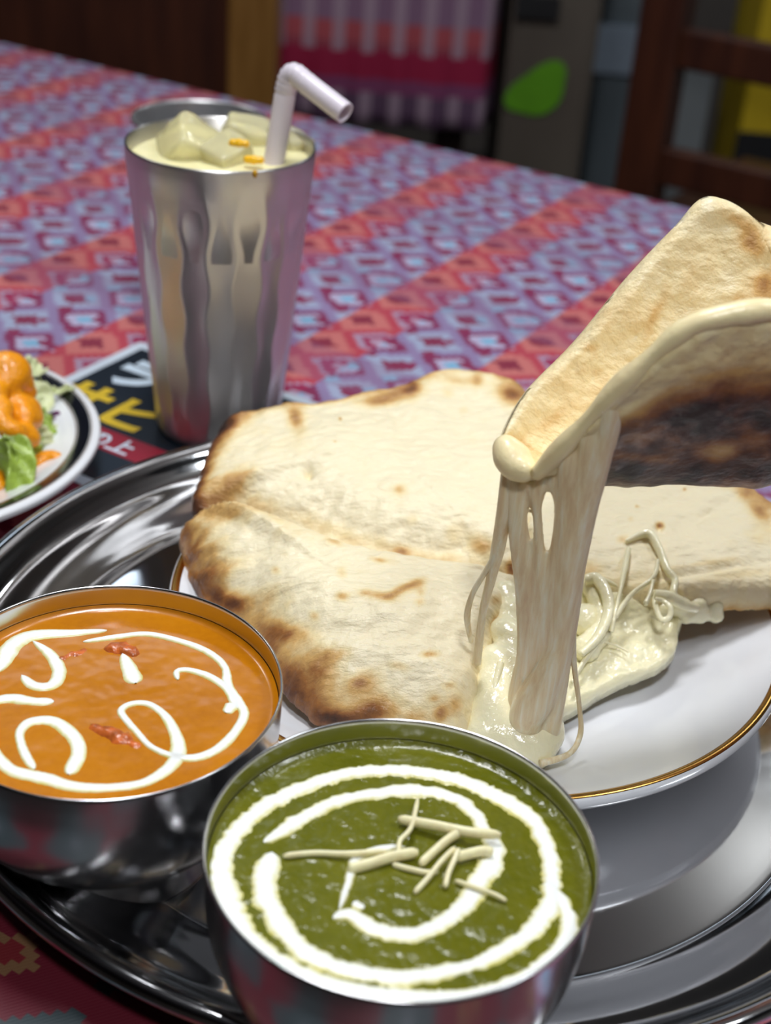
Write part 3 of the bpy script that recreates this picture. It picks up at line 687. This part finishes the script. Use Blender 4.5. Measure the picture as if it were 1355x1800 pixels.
blob('cheese_oozing', [(*at(x, y, z)[:2], z, r) for x, y, z, r in
     [(1040,1030,.044,.004),(1052,1055,.041,.004),(1058,1085,.038,.004),(1052,1115,.034,.0045),(1030,1140,.031,.005),(1190,1060,.038,.004),(1225,1062,.037,.0035),(1258,1062,.036,.003),(1160,1075,.034,.004),(1230,1080,.032,.0035),(1258,1082,.031,.003),(1205,1078,.033,.004),(1130,1090,.030,.004)]], M['cheese'], cheese)
def zs(pts, rp, flat=.7, name='cheese_strand', n=60):
    P = catmull([at(*q) for q in pts], n); r = np.interp(np.linspace(0, 1, n), np.linspace(0, 1, len(rp)), rp)*np.linalg.norm(P-CP, axis=1)/FPX
    v, f = tube_geo(P, r, 10, flat); fixn(mk(name, v, f, M['cheese'], cheese))
zs([(1100,952,.054),(1138,938,.056),(1158,965,.054),(1172,1000,.051),(1186,1020,.049),(1184,1045,.046),(1205,1060,.041)], [4,9,9,8,8,9,12])
zs([(1104,965,.053),(1098,1000,.050),(1090,1040,.047),(1080,1080,.043),(1074,1110,.038)], [7,8,5,6,7])
zs([(1156,985,.053),(1148,1015,.050),(1110,1045,.046),(1080,1085,.042)], [5,6,6,8])
zs([(1148,1020,.050),(1142,1045,.047),(1135,1060,.045),(1148,1040,.047),(1152,1065,.044),(1162,1088,.041),(1176,1085,.042),(1178,1068,.045),(1165,1056,.046),(1152,1052,.047)], [4,5,7,5,5,5,5,5,4,3])
zs([(1028,1020,.048),(1048,1018,.049),(1066,1045,.047),(1068,1080,.043),(1050,1120,.038),(1020,1150,.034)], [9,12,13,13,12,10])
zs([(1044,1014,.049),(1062,1020,.048),(1084,1030,.047)], [5,5,3])
zs([(1072,1110,.036),(1050,1130,.035),(1025,1165,.031),(1005,1200,.028)], [6,8,6,4])
zs([(1062,1128,.034),(1085,1136,.032),(1105,1146,.031)], [2,2,1.5])
zs([(1150,1045,.047),(1175,1050,.046),(1205,1065,.042),(1225,1070,.039)], [9,12,10,8])
zs([(880,1165,.042),(870,1205,.037),(862,1250,.031),(868,1290,.026)], [9,10,9,8])

# ------------------------------------------------------------------ tumbler, drink, straw
TB = (-.0907, .660, .0014); TH = .1486
def tumbler():
    t = thing('steel_tumbler', 'tall brushed steel tumbler with wavy flutes holding a yellow drink', 'tumbler', TB)
    H = TH; NF = 20; n = NF*16; k = 150; V = []
    for i in range(k):
        s = i/(k-1); z = .0004+s*(H-.0016)
        r = np.interp(s, [0, .02, .06, .5, .85, .97, 1], [.0300, .0316, .0324, .0385, .0430, .0446, .0447])
        amp = np.interp(s, [0, .04, .12, .80, .90, .95], [0, 0, 1, 1, .5, 0])
        for j in range(n):
            th = 2*math.pi*j/n; c = th/(2*math.pi)*NF
            wv = .085*math.sin(2*math.pi*z/.0325)
            # flute borders wander left and right in turn
            best = 9
            base = math.floor(c)
            b = [(q + (wv if q % 2 == 0 else -wv)) for q in (base-1, base, base+1, base+2)]
            for x0, x1 in zip(b, b[1:]):
                if x0 <= c <= x1: u = (c-x0)/(x1-x0)*2-1; best = u; wid = x1-x0
            d = (1-best*best)
            V.append((TB[0]+(r-amp*.00085*d*wid)*math.cos(th), TB[1]+(r-amp*.00085*d*wid)*math.sin(th), TB[2]+z))
    prof = [(.0446, H-.0004), (.0441, H), (.0436, H-.0006), (.0428, H-.02), (.0405, H-.045), (0, H-.045)]
    for r, z in prof:
        for j in range(n):
            th = 2*math.pi*j/n; V.append((TB[0]+r*math.cos(th), TB[1]+r*math.sin(th), TB[2]+z))
    f = grid_faces(k+len(prof), n); f.append(tuple(range(n))[::-1])
    fixn(mk('cup_body', V, f, M['tumbler'], t))
    d = blob('juice_drip', [(*atY(448, 304, TB[1]-.0440)[:2], atY(448, 304, TB[1]-.0440)[2], .0012), (*atY(448, 311, TB[1]-.0435)[:2], atY(448, 309, TB[1]-.0435)[2], .0009)], M['drip'], t, .0005)
M['drip'] = plain('mango_drip', (.55, .30, .02), .15, .1)
tumbler()
LZ = TB[2]+TH-.0075
la = lathe('mango_lassi', [(0, LZ-.036), (.0400, LZ-.036), (.0424, LZ-.010), (.0428, LZ-.0005), (.0420, LZ), (0, LZ)], (TB[0], TB[1], 0), M['lassi'], None, 96, False)
tag(la, 'pale yellow mango drink filling the steel tumbler', 'drink')
def ice(label, px, py, z, size, rot, seed):
    import bmesh
    bm = bmesh.new(); bmesh.ops.create_cube(bm, size=1); bmesh.ops.subdivide_edges(bm, edges=bm.edges, cuts=9, use_grid_fill=True)
    Rm = Matrix.Rotation(rot[2], 3, 'Z')@Matrix.Rotation(rot[1], 3, 'Y')@Matrix.Rotation(rot[0], 3, 'X')
    c = at(px, py, z)
    for v in bm.verts:
        p = Vector(v.co); q = p.copy()
        l8 = (abs(p.x*2)**8+abs(p.y*2)**8+abs(p.z*2)**8)**(1/8.)
        q = p/max(l8, 1e-6)*max(abs(p.x*2), abs(p.y*2), abs(p.z*2))*.99
        q += q.normalized()*nz(p, 2.6, seed)*.07
        v.co = Rm@Vector((q.x*size[0], q.y*size[1], q.z*size[2]))+Vector(c)
    me = bpy.data.meshes.new('ice_cube'); bm.to_mesh(me); bm.free(); me.materials.append(M['ice'])
    me.polygons.foreach_set('use_smooth', [True]*len(me.polygons))
    o = bpy.data.objects.new('ice_cube', me); COL.objects.link(o); tag(o, label, 'ice cube', 'ice cubes in the drink')
ice('large angular ice cube jutting highest at the left of the drink', 335, 262, LZ+.0015, (.026,.024,.022), (.5,.55,.5), 3)
ice('ice cube in front with a bright glint between the big cube and the straw', 398, 278, LZ+.0005, (.022,.018,.018), (.2,-.3,.9), 6)
ice('ice cube floating at the back beside the straw', 435, 248, LZ-.0010, (.026,.022,.020), (.15,.25,.2), 9)
ice('small ice cube at the right between straw and tumbler wall', 505, 262, LZ-.0025, (.018,.020,.018), (.3,.1,1.0), 12)
for px, py, lab in ((420, 252, 'bright yellow mango bit frozen under the back ice cube'), (446, 281, 'yellow mango bit between the front ice and the straw')):
    c = at(px, py, LZ+.009 if py < 260 else LZ+.004)
    o = blob('mango_bit', [(c[0]-.003, c[1], c[2], .0017), (c[0], c[1], c[2], .0020), (c[0]+.0032, c[1]+.0003, c[2], .0016)], M['mango'] if 'mango' in M else plain('mango_pulp', (.90, .50, .01), .2, .1), None, .0006)
    tag(o, lab, 'mango bit', 'mango bits in the drink')
def straw():
    Y = TB[1]+.004
    a = atY(474, 330, Y-.006); b = atY(483, 265, Y-.002); c = atY(502, 160, Y); d = atY(507, 141, Y); g = atY(521, 133, Y-.002); h = atY(607, 199, Y-.018)
    path = np.vstack([np.linspace(a, c, 40), catmull([c, d+(d-c)*.25, g+(g-h)*.04, g+(h-g)*.14], 26)[1:], np.linspace(g+(h-g)*.14, h, 30)[1:]])
    n = len(path); r = np.full(n, .0050)
    for i in range(38, 68): r[i] = .0050+.00028*math.sin(i*2.1)
    v, f = tube_geo(path, r, 28, 1, False); v2, f2 = tube_geo(path, r-.0005, 28, 1, False)
    V, F_ = join((v, f), (v2, [q[::-1] for q in f2])); k = n*28
    for e0 in (0, (n-1)*28):
        for j in range(28): F_.append((e0+j, e0+(j+1) % 28, k+e0+(j+1) % 28, k+e0+j))
    o = mk('drinking_straw', V, F_, M['straw']); fixn(o); tag(o, 'pale lilac bendy straw standing in the yellow drink', 'straw')
straw()
def water_cup():
    c = at(352, 210, .110); c = (c[0], c[1], .0008)
    o = lathe('water_cup', smooth_prof([(.028, 0), (.030, .002), (.034, .05), (.038, .095), (.0390, .1035), (.0402, .1065), (.0408, .1085), (.0402, .1102), (.0390, .1102), (.0383, .1085), (.0375, .100), (.036, .08), (.031, .03), (.028, .006), (0, .005)], 80), c, M['cup'], None, 96, True)
    tag(o, 'shiny steel water cup standing behind the fluted tumbler', 'cup')
water_cup()

# ------------------------------------------------------------------ menu card
def menu():
    corner = np.array([-.150, .7565]); W, H = .19, .145; zt = .0012
    ang = ANG
    def L(a, b, z): p = corner+e_*a-n_*b; return (p[0], p[1], z)
    t = thing('menu_card', 'laminated black menu card with white border under the steel tumbler', 'menu', L(W/2, H/2, .0003))
    def rect(name, a0, a1, b0, b1, z0, z1, mat):
        v = [L(a0, b1, z0), L(a1, b1, z0), L(a1, b0, z0), L(a0, b0, z0), L(a0, b1, z1), L(a1, b1, z1), L(a1, b0, z1), L(a0, b0, z1)]
        return mk(name, v, [(3, 2, 1, 0), (4, 5, 6, 7), (0, 1, 5, 4), (1, 2, 6, 5), (2, 3, 7, 6), (3, 0, 4, 7)], mat, t, False)
    rect('card', 0, W, 0, H, .0003, .0008, plain('card_white', (.62, .70, .80), .3, .02))
    rect('printed_panel', .007, W-.007, .007, H-.007, .0008, .00095, plain('card_black', (.012, .018, .028), .25, .1))
    red = plain('card_red', (.28, .012, .03), .3, .1); yel = plain('card_yellow', (.72, .50, .03), .3, .12); wht = plain('card_letter', (.62, .74, .86), .3, .03)
    rect('red_ribbon', .007, .118, .0945, .1130, .00095, .00105, red)
    def text(s, a, b, size, mat, off=.0, z=.00112):
        cu = bpy.data.curves.new('lettering', 'FONT'); cu.body = s; cu.size = size; cu.offset = off; cu.extrude = .00003
        tmp = bpy.data.objects.new('tmp', cu); COL.objects.link(tmp); bpy.context.view_layer.update()
        me = bpy.data.meshes.new_from_object(tmp.evaluated_get(bpy.context.evaluated_depsgraph_get())); bpy.data.objects.remove(tmp)
        me.materials.clear(); me.materials.append(mat)
        o = bpy.data.objects.new('lettering', me); COL.objects.link(o); o.parent = t
        p = L(a, b, z); o.location = Vector(p)-Vector(t.location); o.rotation_euler = (0, 0, ANG); o['label'] = 'printed lettering'
    text('ラテ', .012, .048, .036, wht, .0020)
    text('サビ', .004, .088, .036, yel, .0014)
    text('ージの上', .024, .1100, .0150, wht, .0003)
    rect('yellow_mark', .028, .050, .009, .015, .00095, .00105, yel)
menu()

# ------------------------------------------------------------------ salad plate and salad
SC = (-.2353, .5869, .0008)
sp = thing('salad_plate', 'white plate with a black band holding the salad', 'plate', SC)
def salad_plate():
    R = .097
    top = smooth_prof([(0, .0075), (.03, .0075), (.052, .0078), (.060, .0095), (.072, .0142), (.084, .0188), (.092, .0212), (.0955, .0216), (.0970, .0204), (.0967, .0180)], 70)
    und = smooth_prof([(.0967, .0180), (.093, .0165), (.084, .0130), (.072, .0085), (.060, .0042), (.055, .0030), (.053, 0), (.050, 0), (.048, .0030), (0, .0035)], 40)
    lathe('plate_body', top+und[1:], SC, M['porcelain'], sp, 160, False)
    tp = np.array(top); zz = lambda r: float(np.interp(r, tp[:48, 0], tp[:48, 1]))
    zz = lambda r: float(np.interp(r, tp[:, 0], np.where(np.arange(len(tp)) < tp[:, 0].argmax(), tp[:, 1], tp[tp[:, 0].argmax(), 1])))
    def band(name, r0, r1, h, mat):
        rs = np.linspace(r0, r1, 8)
        lathe(name, [(r0, zz(r0)-.0004)]+[(r, zz(r)+h) for r in rs]+[(r1, zz(r1)-.0004)], SC, mat, sp, 160, False)
    band('black_band', .0862, .0922, .00016, M['black_glaze'])
    band('brown_line', .0852, .0859, .00014, M['brown_line']); band('brown_line', .0925, .0931, .00014, M['brown_line'])
salad_plate()
sal = thing('salad', 'shredded cabbage salad topped with orange dressing on the banded plate', 'salad', (SC[0], SC[1], SC[2]+.008))
def strip_geo(P, w, nrm_tw=0, th=.0006):
    P = np.asarray(P); n = len(P); T = np.gradient(P, axis=0); T /= np.linalg.norm(T, axis=1)[:, None]+1e-9
    V = []
    for i in range(n):
        up = np.array([math.sin(nrm_tw+i*.12), .2, math.cos(nrm_tw+i*.12)]); sd = np.cross(T[i], up); sd /= np.linalg.norm(sd)+1e-9; u2 = np.cross(sd, T[i])
        ww = w*(1 if 0 < i < n-1 else .5)
        for a, b in ((-1, 0), (0, 1), (1, 0), (0, -1)): V.append(P[i]+sd*a*ww+u2*b*th)
    f = grid_faces(n, 4)+[(3, 2, 1, 0), ((n-1)*4, (n-1)*4+1, (n-1)*4+2, (n-1)*4+3)]
    return V, f
def salad():
    rnd = random.Random(11)
    gs, gp = [], []
    cx, cy = -.236, .590
    for i in range(330):
        a = rnd.uniform(0, 6.283); q = .046*math.sqrt(rnd.random()); x, y = cx+q*math.cos(a)*1.0, cy+q*math.sin(a)*1.15
        hz = .0105+.030*max(0, 1-(q/.050)**2)*rnd.uniform(.5, 1.02)
        d = rnd.uniform(0, 6.283); l = rnd.uniform(.010, .024); cu = rnd.uniform(-1, 1)
        P = []
        for s in np.linspace(-.5, .5, 9):
            P.append((x+l*s*math.cos(d)-cu*l*s*s*math.sin(d), y+l*s*math.sin(d)+cu*l*s*s*math.cos(d), hz-.010*abs(s)**2*rnd.uniform(.8, 1.2)+.003*math.sin(s*6+i)))
        (gp if i % 14 == 5 else gs).append(strip_geo(P, rnd.uniform(.0008, .0020), rnd.uniform(0, 6)))
    V, f = join(*gs); o = mk('shredded_cabbage', V, f, M['cabbage'], sal); o['kind'] = 'stuff'
    for k, g in enumerate(gp): mk('red_cabbage_shred', *g, M['purple'], sal)
    # pieces that can be told apart in the photo
    def leaf(name, pts, wid, mat, tw):
        P = catmull([at(*q) for q in pts], 18); V = []; T = np.gradient(P, axis=0); T /= np.linalg.norm(T, axis=1)[:, None]
        K = 9
        for i in range(18):
            s = i/17; sd = np.cross(T[i], np.array([math.sin(tw), -.5, math.cos(tw)])); sd /= np.linalg.norm(sd); up = np.cross(sd, T[i])
            ww = wid*(.35+.65*math.sin(math.pi*min(1, .15+.85*s))**.7)
            for k in range(K):
                q = -1+2*k/(K-1); V.append(P[i]+sd*q*ww+up*(.0022*q*q+.0012*math.sin(i*1.3+q*4)))
        o = mk(name, V, grid_faces(18, K, False), mat, sal); sm = o.modifiers.new('solid', 'SOLIDIFY'); sm.thickness = .0006
    leaf('lettuce_leaf', [(28,880,.012),(38,830,.022),(34,790,.030),(12,765,.034)], .006, M['lettuce'], .3)
    leaf('lettuce_leaf', [(5,850,.012),(10,810,.024),(0,770,.034)], .008, M['lettuce'], -.4)
    leaf('lettuce_leaf', [(60,820,.012),(50,795,.018),(35,775,.026)], .006, M['lettuce'], .8)
    leaf('lettuce_leaf', [(80,790,.012),(78,755,.019),(68,720,.026)], .005, M['lettuce'], 1.2)
    leaf('cabbage_leaf', [(28,640,.036),(50,648,.036),(74,648,.033)], .006, M['cabbage'], .2)
    leaf('cabbage_leaf', [(40,700,.028),(60,690,.030),(76,700,.027),(72,722,.024)], .006, M['cabbage'], .7)
    leaf('cabbage_leaf', [(60,755,.022),(74,772,.018),(84,792,.012)], .005, M['cabbage'], .2)
    leaf('cabbage_shred', [(66,672,.027),(90,690,.024),(128,684,.0225)], .0016, M['cabbage'], .2)
    leaf('cabbage_shred', [(86,745,.018),(94,765,.014),(90,795,.011)], .0016, M['cabbage'], .9)
    leaf('red_cabbage_curl', [(84,740,.014),(96,733,.017),(104,744,.013)], .0018, M['purple'], .5)
    leaf('red_cabbage_curl', [(30,690,.034),(36,700,.032),(38,712,.030)], .0015, M['purple'], .1)
    # pillow of cabbage below so that the heap is solid
    blob('cabbage_heap', [(cx+.018*math.cos(k), cy+.02*math.sin(k), .012+.003*(k % 2), .011) for k in range(7)]+[(cx, cy, .018, .013)], M['cabbage'], sal, .003)
    D = [(0,645,.052,.008),(18,642,.052,.008),(32,655,.048,.008),(20,668,.047,.008),(45,678,.042,.005),(55,690,.038,.0035),(5,672,.046,.007),(-10,690,.045,.008),
         (22,690,.042,.0045),(24,708,.038,.005),(38,715,.036,.007),(52,720,.033,.007),(58,738,.030,.006),(42,735,.033,.0075),(5,718,.041,.006),(0,735,.039,.006),(10,752,.036,.0055),(28,758,.034,.0055),(46,762,.030,.006),(56,772,.027,.005),(38,772,.030,.004)]
    blob('dressing', [(*at(x, y, z)[:2], z, r*.74) for x, y, z, r in D], M['dressing'], sal, .0012)
    blob('dressing', [(*at(x, y, z)[:2], z, r*.74) for x, y, z, r in [(30,838,.013,.004),(44,826,.014,.005),(58,818,.014,.005),(74,810,.0145,.005),(90,806,.0155,.005),(101,806,.0165,.0035),(28,826,.014,.004),(40,812,.016,.004)]], M['dressing'], sal, .0012)
    blob('dressing', [(*at(x, y, z)[:2], z, r*.74) for x, y, z, r in [(0,860,.012,.004),(-8,850,.013,.005),(-4,838,.014,.005)]], M['dressing'], sal, .0012)
salad()
blob('dressing', [(SC[0]+x, SC[1]+y, z-.010, q*1.35) for x, y, z, q in [(-.004,.010,.046,.006),(-.016,.004,.044,.006),(-.026,-.006,.038,.006),(-.034,.006,.032,.005),(-.010,-.010,.042,.005),(.006,-.004,.045,.005),(-.020,.018,.038,.005)]], M['dressing'], sal, .0014)

# ------------------------------------------------------------------ background furniture
def wpt(px, py, Y): return atY(px, py, Y)
def chair(label, cx, cy, rz, mat, w_=.42, top=.30, rails=(.05, -.10, -.20), seat=-.27):
    t = thing('wooden_chair', label, 'chair', (cx, cy, GZ))
    c, s = math.cos(rz), math.sin(rz)
    def W(a, b): return (cx+a*c-b*s, cy+a*s+b*c)
    for a in (-w_/2, w_/2):
        x, y = W(a, 0); box('back_post', (x, y, (GZ+top)/2), (.055, .045, top-GZ), mat, t, rz, .006)
        x, y = W(a, .40); box('leg', (x, y, (GZ+seat)/2), (.045, .045, seat-GZ), mat, t, rz, .006)
    for z in rails:
        x, y = W(0, 0); box('rail', (x, y, z), (w_-.05, .025, .045), mat, t, rz, .004)
    x, y = W(0, .2); box('seat', (x, y, seat+.015), (w_+.04, .46, .03), mat, t, rz, .008)
    return t
p = wpt(1145, 200, 1.75); q = wpt(1500, 260, 1.62)
rz = math.atan2(q[1]-p[1], q[0]-p[0]); wd = math.hypot(q[0]-p[0], q[1]-p[1])
rz_z = [wpt(1240, 92, 1.72)[2], wpt(1240, 302, 1.72)[2]]
chair('dark wooden ladder-back chair at the far right behind the table', (p[0]+q[0])/2, (p[1]+q[1])/2, rz, M['dark_wood'], wd, .22, (rz_z[0], rz_z[1], .18))
# parcels and shelf behind that chair
def crate(name, label, cat, px0, px1, pyt, pyb, Y, mat, dep=.25):
    a = wpt(px0, pyb, Y); b = wpt(px1, pyb, Y); tz = wpt((px0+px1)/2, pyt, Y)[2]
    x, wdt = (a[0]+b[0])/2, abs(b[0]-a[0])
    return (x, Y+dep/2, tz, wdt)
def floor_box(name, label, cat, px0, px1, pyt, Y, mat, dep=.25, extra=None, topz=None):
    x, y, tz, wd = crate(name, label, cat, px0, px1, pyt, 200, Y, mat, dep)
    if topz is not None: tz = topz
    t = thing(name, label, cat, (x, y, GZ)); h = tz-GZ
    box('body', (x, y, GZ+h/2), (wd, dep, h), mat, t, 0, .006)
    return t, x, y, tz, wd
taupe = plain('taupe_board', (.115, .095, .075), .7, .1, 6); grey = plain('grey_board', (.13, .16, .18), .6, .1, 6); ygl = plain('yellow_card', (.60, .42, .01), .6, .06, 8)
grn = plain('green_sticker', (.14, .42, .015), .5, .1, 30); wht = plain('offwhite_box', (.20, .22, .23), .6, .1, 8); blk = plain('black_board', (.01, .01, .012), .6, .1)
t, x, y, tz, wd = floor_box('storage_cabinet', 'taupe storage cabinet with a green leaf sticker beyond the table', 'cabinet', 880, 1032, 0, 2.1, taupe, .35, topz=.16)
def sticker():
    c = wpt(945, 158, 2.094); P = []
    for i in range(40):
        a = 2*math.pi*i/40; r = .052*(1+.12*math.sin(3*a)); u, v = r*math.cos(a)*.95, r*math.sin(a)*.62
        P.append((c[0]+u*.75-v*.62, 0, c[2]+u*.62+v*.75))
    V = [(a, 2.0945, b) for a, _, b in P]+[(a, 2.0915, b) for a, _, b in P]
    f = [tuple(range(40, 80))]+[(i, (i+1) % 40, 40+(i+1) % 40, 40+i) for i in range(40)]
    o = fixn(mk('leaf_sticker', V, f, grn, t, False)); o['label'] = 'bright green leaf-shaped sticker'
sticker()
dr = box('cabinet_door', (x, 2.099, (GZ+.13)/2), (wd-.02, .008, .10-GZ), taupe, t, 0, .002)
box('handle', (wpt(945, 12, 2.09)[0], 2.089, wpt(945, 12, 2.09)[2]), (.06, .012, .03), blk, dr)
t, x, y, tz, wd = floor_box('metal_locker', 'narrow grey metal locker between cabinet and dark chair', 'locker', 1040, 1112, 0, 2.4, grey, .3, topz=.2)
dr = box('locker_door', (x, 2.398, -.26), (wd-.016, .006, .88), grey, t, 0, .002)
c = wpt(1088, 88, 2.39); box('label_plate', (c[0], c[1], c[2]), (.075, .010, .075), plain('pale_blue_plate', (.28, .34, .42), .5, .05), dr)
t, x, y, tz, wd = floor_box('paper_carton', 'off-white upright carton seen through the dark chair back', 'carton', 1185, 1245, 100, 2.35, wht, .2)
t, x, y, tz, wd = floor_box('yellow_carton', 'tall yellow carton behind the dark chair at the right edge', 'carton', 1305, 1450, 0, 2.35, ygl, .2, topz=.1)
box('dark_stripe', (x, y-.101, wpt(1340, 290, 2.25)[2]), (wd+.004, .004, .05), blk, t)
# left: dark bench with a post coloured ochre as if lit, and a stool draped with pink woven cloth
p = wpt(447, 80, 1.95)
bt = thing('wooden_bench', 'dark wooden bench with a lit ochre post beyond the table at left', 'bench', (p[0]-.45, p[1], GZ))
box('end_post', (p[0], p[1], (GZ+.15)/2), (.065, .06, .15-GZ), M['ochre_lit_wood'], bt, 0, .006)
box('end_post', (p[0]-1.1, p[1], (GZ+.15)/2), (.065, .06, .15-GZ), M['dark_wood'], bt, 0, .006)
box('back_panel', (p[0]-.55, p[1]+.02, -.03), (1.04, .03, .3), M['dark_wood'], bt, 0, .004)
box('seat', (p[0]-.55, p[1]+.25, -.30), (1.1, .40, .04), M['black_wood'], bt, 0, .006)
def pinkmat():
    mt, nt, b = nodes('pink_woven_cloth'); setp(b, rough=.8)
    t_ = nt.nodes.new('ShaderNodeTexCoord'); s = nt.nodes.new('ShaderNodeSeparateXYZ'); nt.links.new(t_.outputs['Object'], s.inputs[0])
    z0, z1 = wpt(670, 190, 2.05)[2], wpt(670, 0, 2.05)[2]
    mr = nt.nodes.new('ShaderNodeMapRange'); mr.inputs['From Min'].default_value = z0; mr.inputs['From Max'].default_value = z1; nt.links.new(s.outputs[2], mr.inputs['Value'])
    rp = ramp(nt, [(0, (.10, .05, .10)), (.14, (.20, .04, .12)), (.28, (.30, .004, .045)), (.55, (.30, .05, .08)), (.62, (.42, .07, .09)), (.80, (.24, .13, .22))], 'CONSTANT'); nt.links.new(mr.outputs[0], rp.inputs[0])
    st = mathn(nt, 'LESS_THAN', mathn(nt, 'FRACT', mathn(nt, 'DIVIDE', s.outputs[0], .042)), .42)
    up = mathn(nt, 'GREATER_THAN', mr.outputs[0], .52)
    lo = mathn(nt, 'LESS_THAN', mr.outputs[0], .16)
    k = mathn(nt, 'MULTIPLY', st, mathn(nt, 'ADD', mathn(nt, 'MULTIPLY', up, .7), mathn(nt, 'MULTIPLY', lo, .6)))
    nt.links.new(mixc(nt, k, rp.outputs[0], (.42, .30, .38)), b.inputs['Base Color']); return mt
p0 = wpt(470, 190, 2.05); p1 = wpt(858, 190, 2.05); zb = p0[2]-.01
st = thing('stool', 'low stool under the pink woven cloth beyond the table', 'stool', ((p0[0]+p1[0])/2, 2.25, GZ))
cx_ = (p0[0]+p1[0])/2; wd = p1[0]-p0[0]; SZ = .06
box('seat', (cx_, 2.25, SZ-.035), (wd-.03, .36, .05), M['black_wood'], st)
for a in (-1, 1):
    for b_ in (-1, 1): box('leg', (cx_+a*(wd/2-.05), 2.25+b_*.14, (GZ+SZ-.06)/2), (.04, .04, SZ-.06-GZ), M['black_wood'], st)
def drape():
    n = 120; V = []; W2, D2 = wd/2, .2
    per = []
    for i in range(n):
        a = 2*math.pi*i/n; c_, s_ = math.cos(a), math.sin(a); k = (abs(c_)**8+abs(s_)**8)**(-1/8); per.append((c_*k, s_*k))
    levels = [(0.0, SZ), (.5, SZ), (.95, SZ-.001), (.985, SZ-.004), (1.0, SZ-.015)]+[(1.0+.002*j, SZ-.015-(SZ-.015-zb)*j/12) for j in range(1, 13)]
    for li, (q, z) in enumerate(levels):
        for i, (a, b) in enumerate(per):
            w_ = .006*math.sin(i*1.1)*max(0, (li-4)/12)
            V.append((cx_+a*(W2*q+w_), 2.25+b*(D2*q+w_), z))
    o = mk('pink_cloth', V, grid_faces(len(levels), n), pinkmat()); fixn(o); tag(o, 'pink and magenta woven cloth draped over the low stool', 'cloth')
    sm = o.modifiers.new('solid', 'SOLIDIFY'); sm.thickness = .002; sm.offset = 1
drape()

# ------------------------------------------------------------------ the hand that lifts the slice (just beyond the right edge of the photo)
def hand():
    G = Vector(atY(1520, 690, .416)); skin = plain('skin', (.55, .30, .20), .45, .08, 60, sss=.15, sssr=(1, .4, .2), ssss=.006)
    def limb(pts, rad, n=40, flat=1.0):
        P = catmull([tuple(G+Vector(p)) for p in pts], n); q = np.interp(np.linspace(0, 1, n), np.linspace(0, 1, len(rad)), rad)
        q[-4:] *= np.array([.97, .88, .70, .38]); q[:3] *= np.array([.5, .8, .95])
        return tube_geo(P, q, 18, flat)
    parts = [limb([(.40, -.078, -.045), (.30, -.045, -.022), (.20, -.010, 0), (.14, .004, .010), (.105, .010, .010)], [.040, .036, .029, .026, .024])]
    for z, l, q in ((.034, 1.0, .0088), (.014, 1.08, .0092), (-.006, 1.0, .0088), (-.024, .82, .0078)):
        parts.append(limb([(.135, .008, .008+z*.25), (.095, .018, z*.75), (.058, .027, z), (.058-.032*l, .045, z), (.058-.058*l, .042, z*.97), (.058-.080*l, .032, z*.92)],
                          [.020, .0165, .0128, q*1.12, q*1.04, q*.9], 50))
    parts.append(limb([(.130, .0, .006), (.095, -.006, .006), (.070, -.016, .010), (.042, -.024, .012), (.016, -.0235, .008), (-.008, -.019, .004)], [.020, .019, .0150, .0118, .0108, .0090], 50))
    o = mk('person', *join(*parts), skin)
    rm = o.modifiers.new('fuse', 'REMESH'); rm.mode = 'VOXEL'; rm.voxel_size = .0017; rm.use_smooth_shade = True
    sm = o.modifiers.new('soft', 'SMOOTH'); sm.iterations = 7; sm.factor = .6
    tag(o, 'hand in a navy sleeve pinching the lifted naan slice from the right', 'person')
    P = [G+Vector(p) for p in ((.185, -.006, .002), (.25, -.025, -.010), (.32, -.047, -.025), (.42, -.085, -.05))]
    v, f = tube_geo(catmull([tuple(p) for p in P], 30), np.linspace(.034, .056, 30), 28, 1, False)
    sl = mk('sleeve', v, f, plain('navy_cloth', (.03, .045, .12), .8, .2, 80, .0004, 300), o); sm = sl.modifiers.new('solid', 'SOLIDIFY'); sm.thickness = .003
hand()
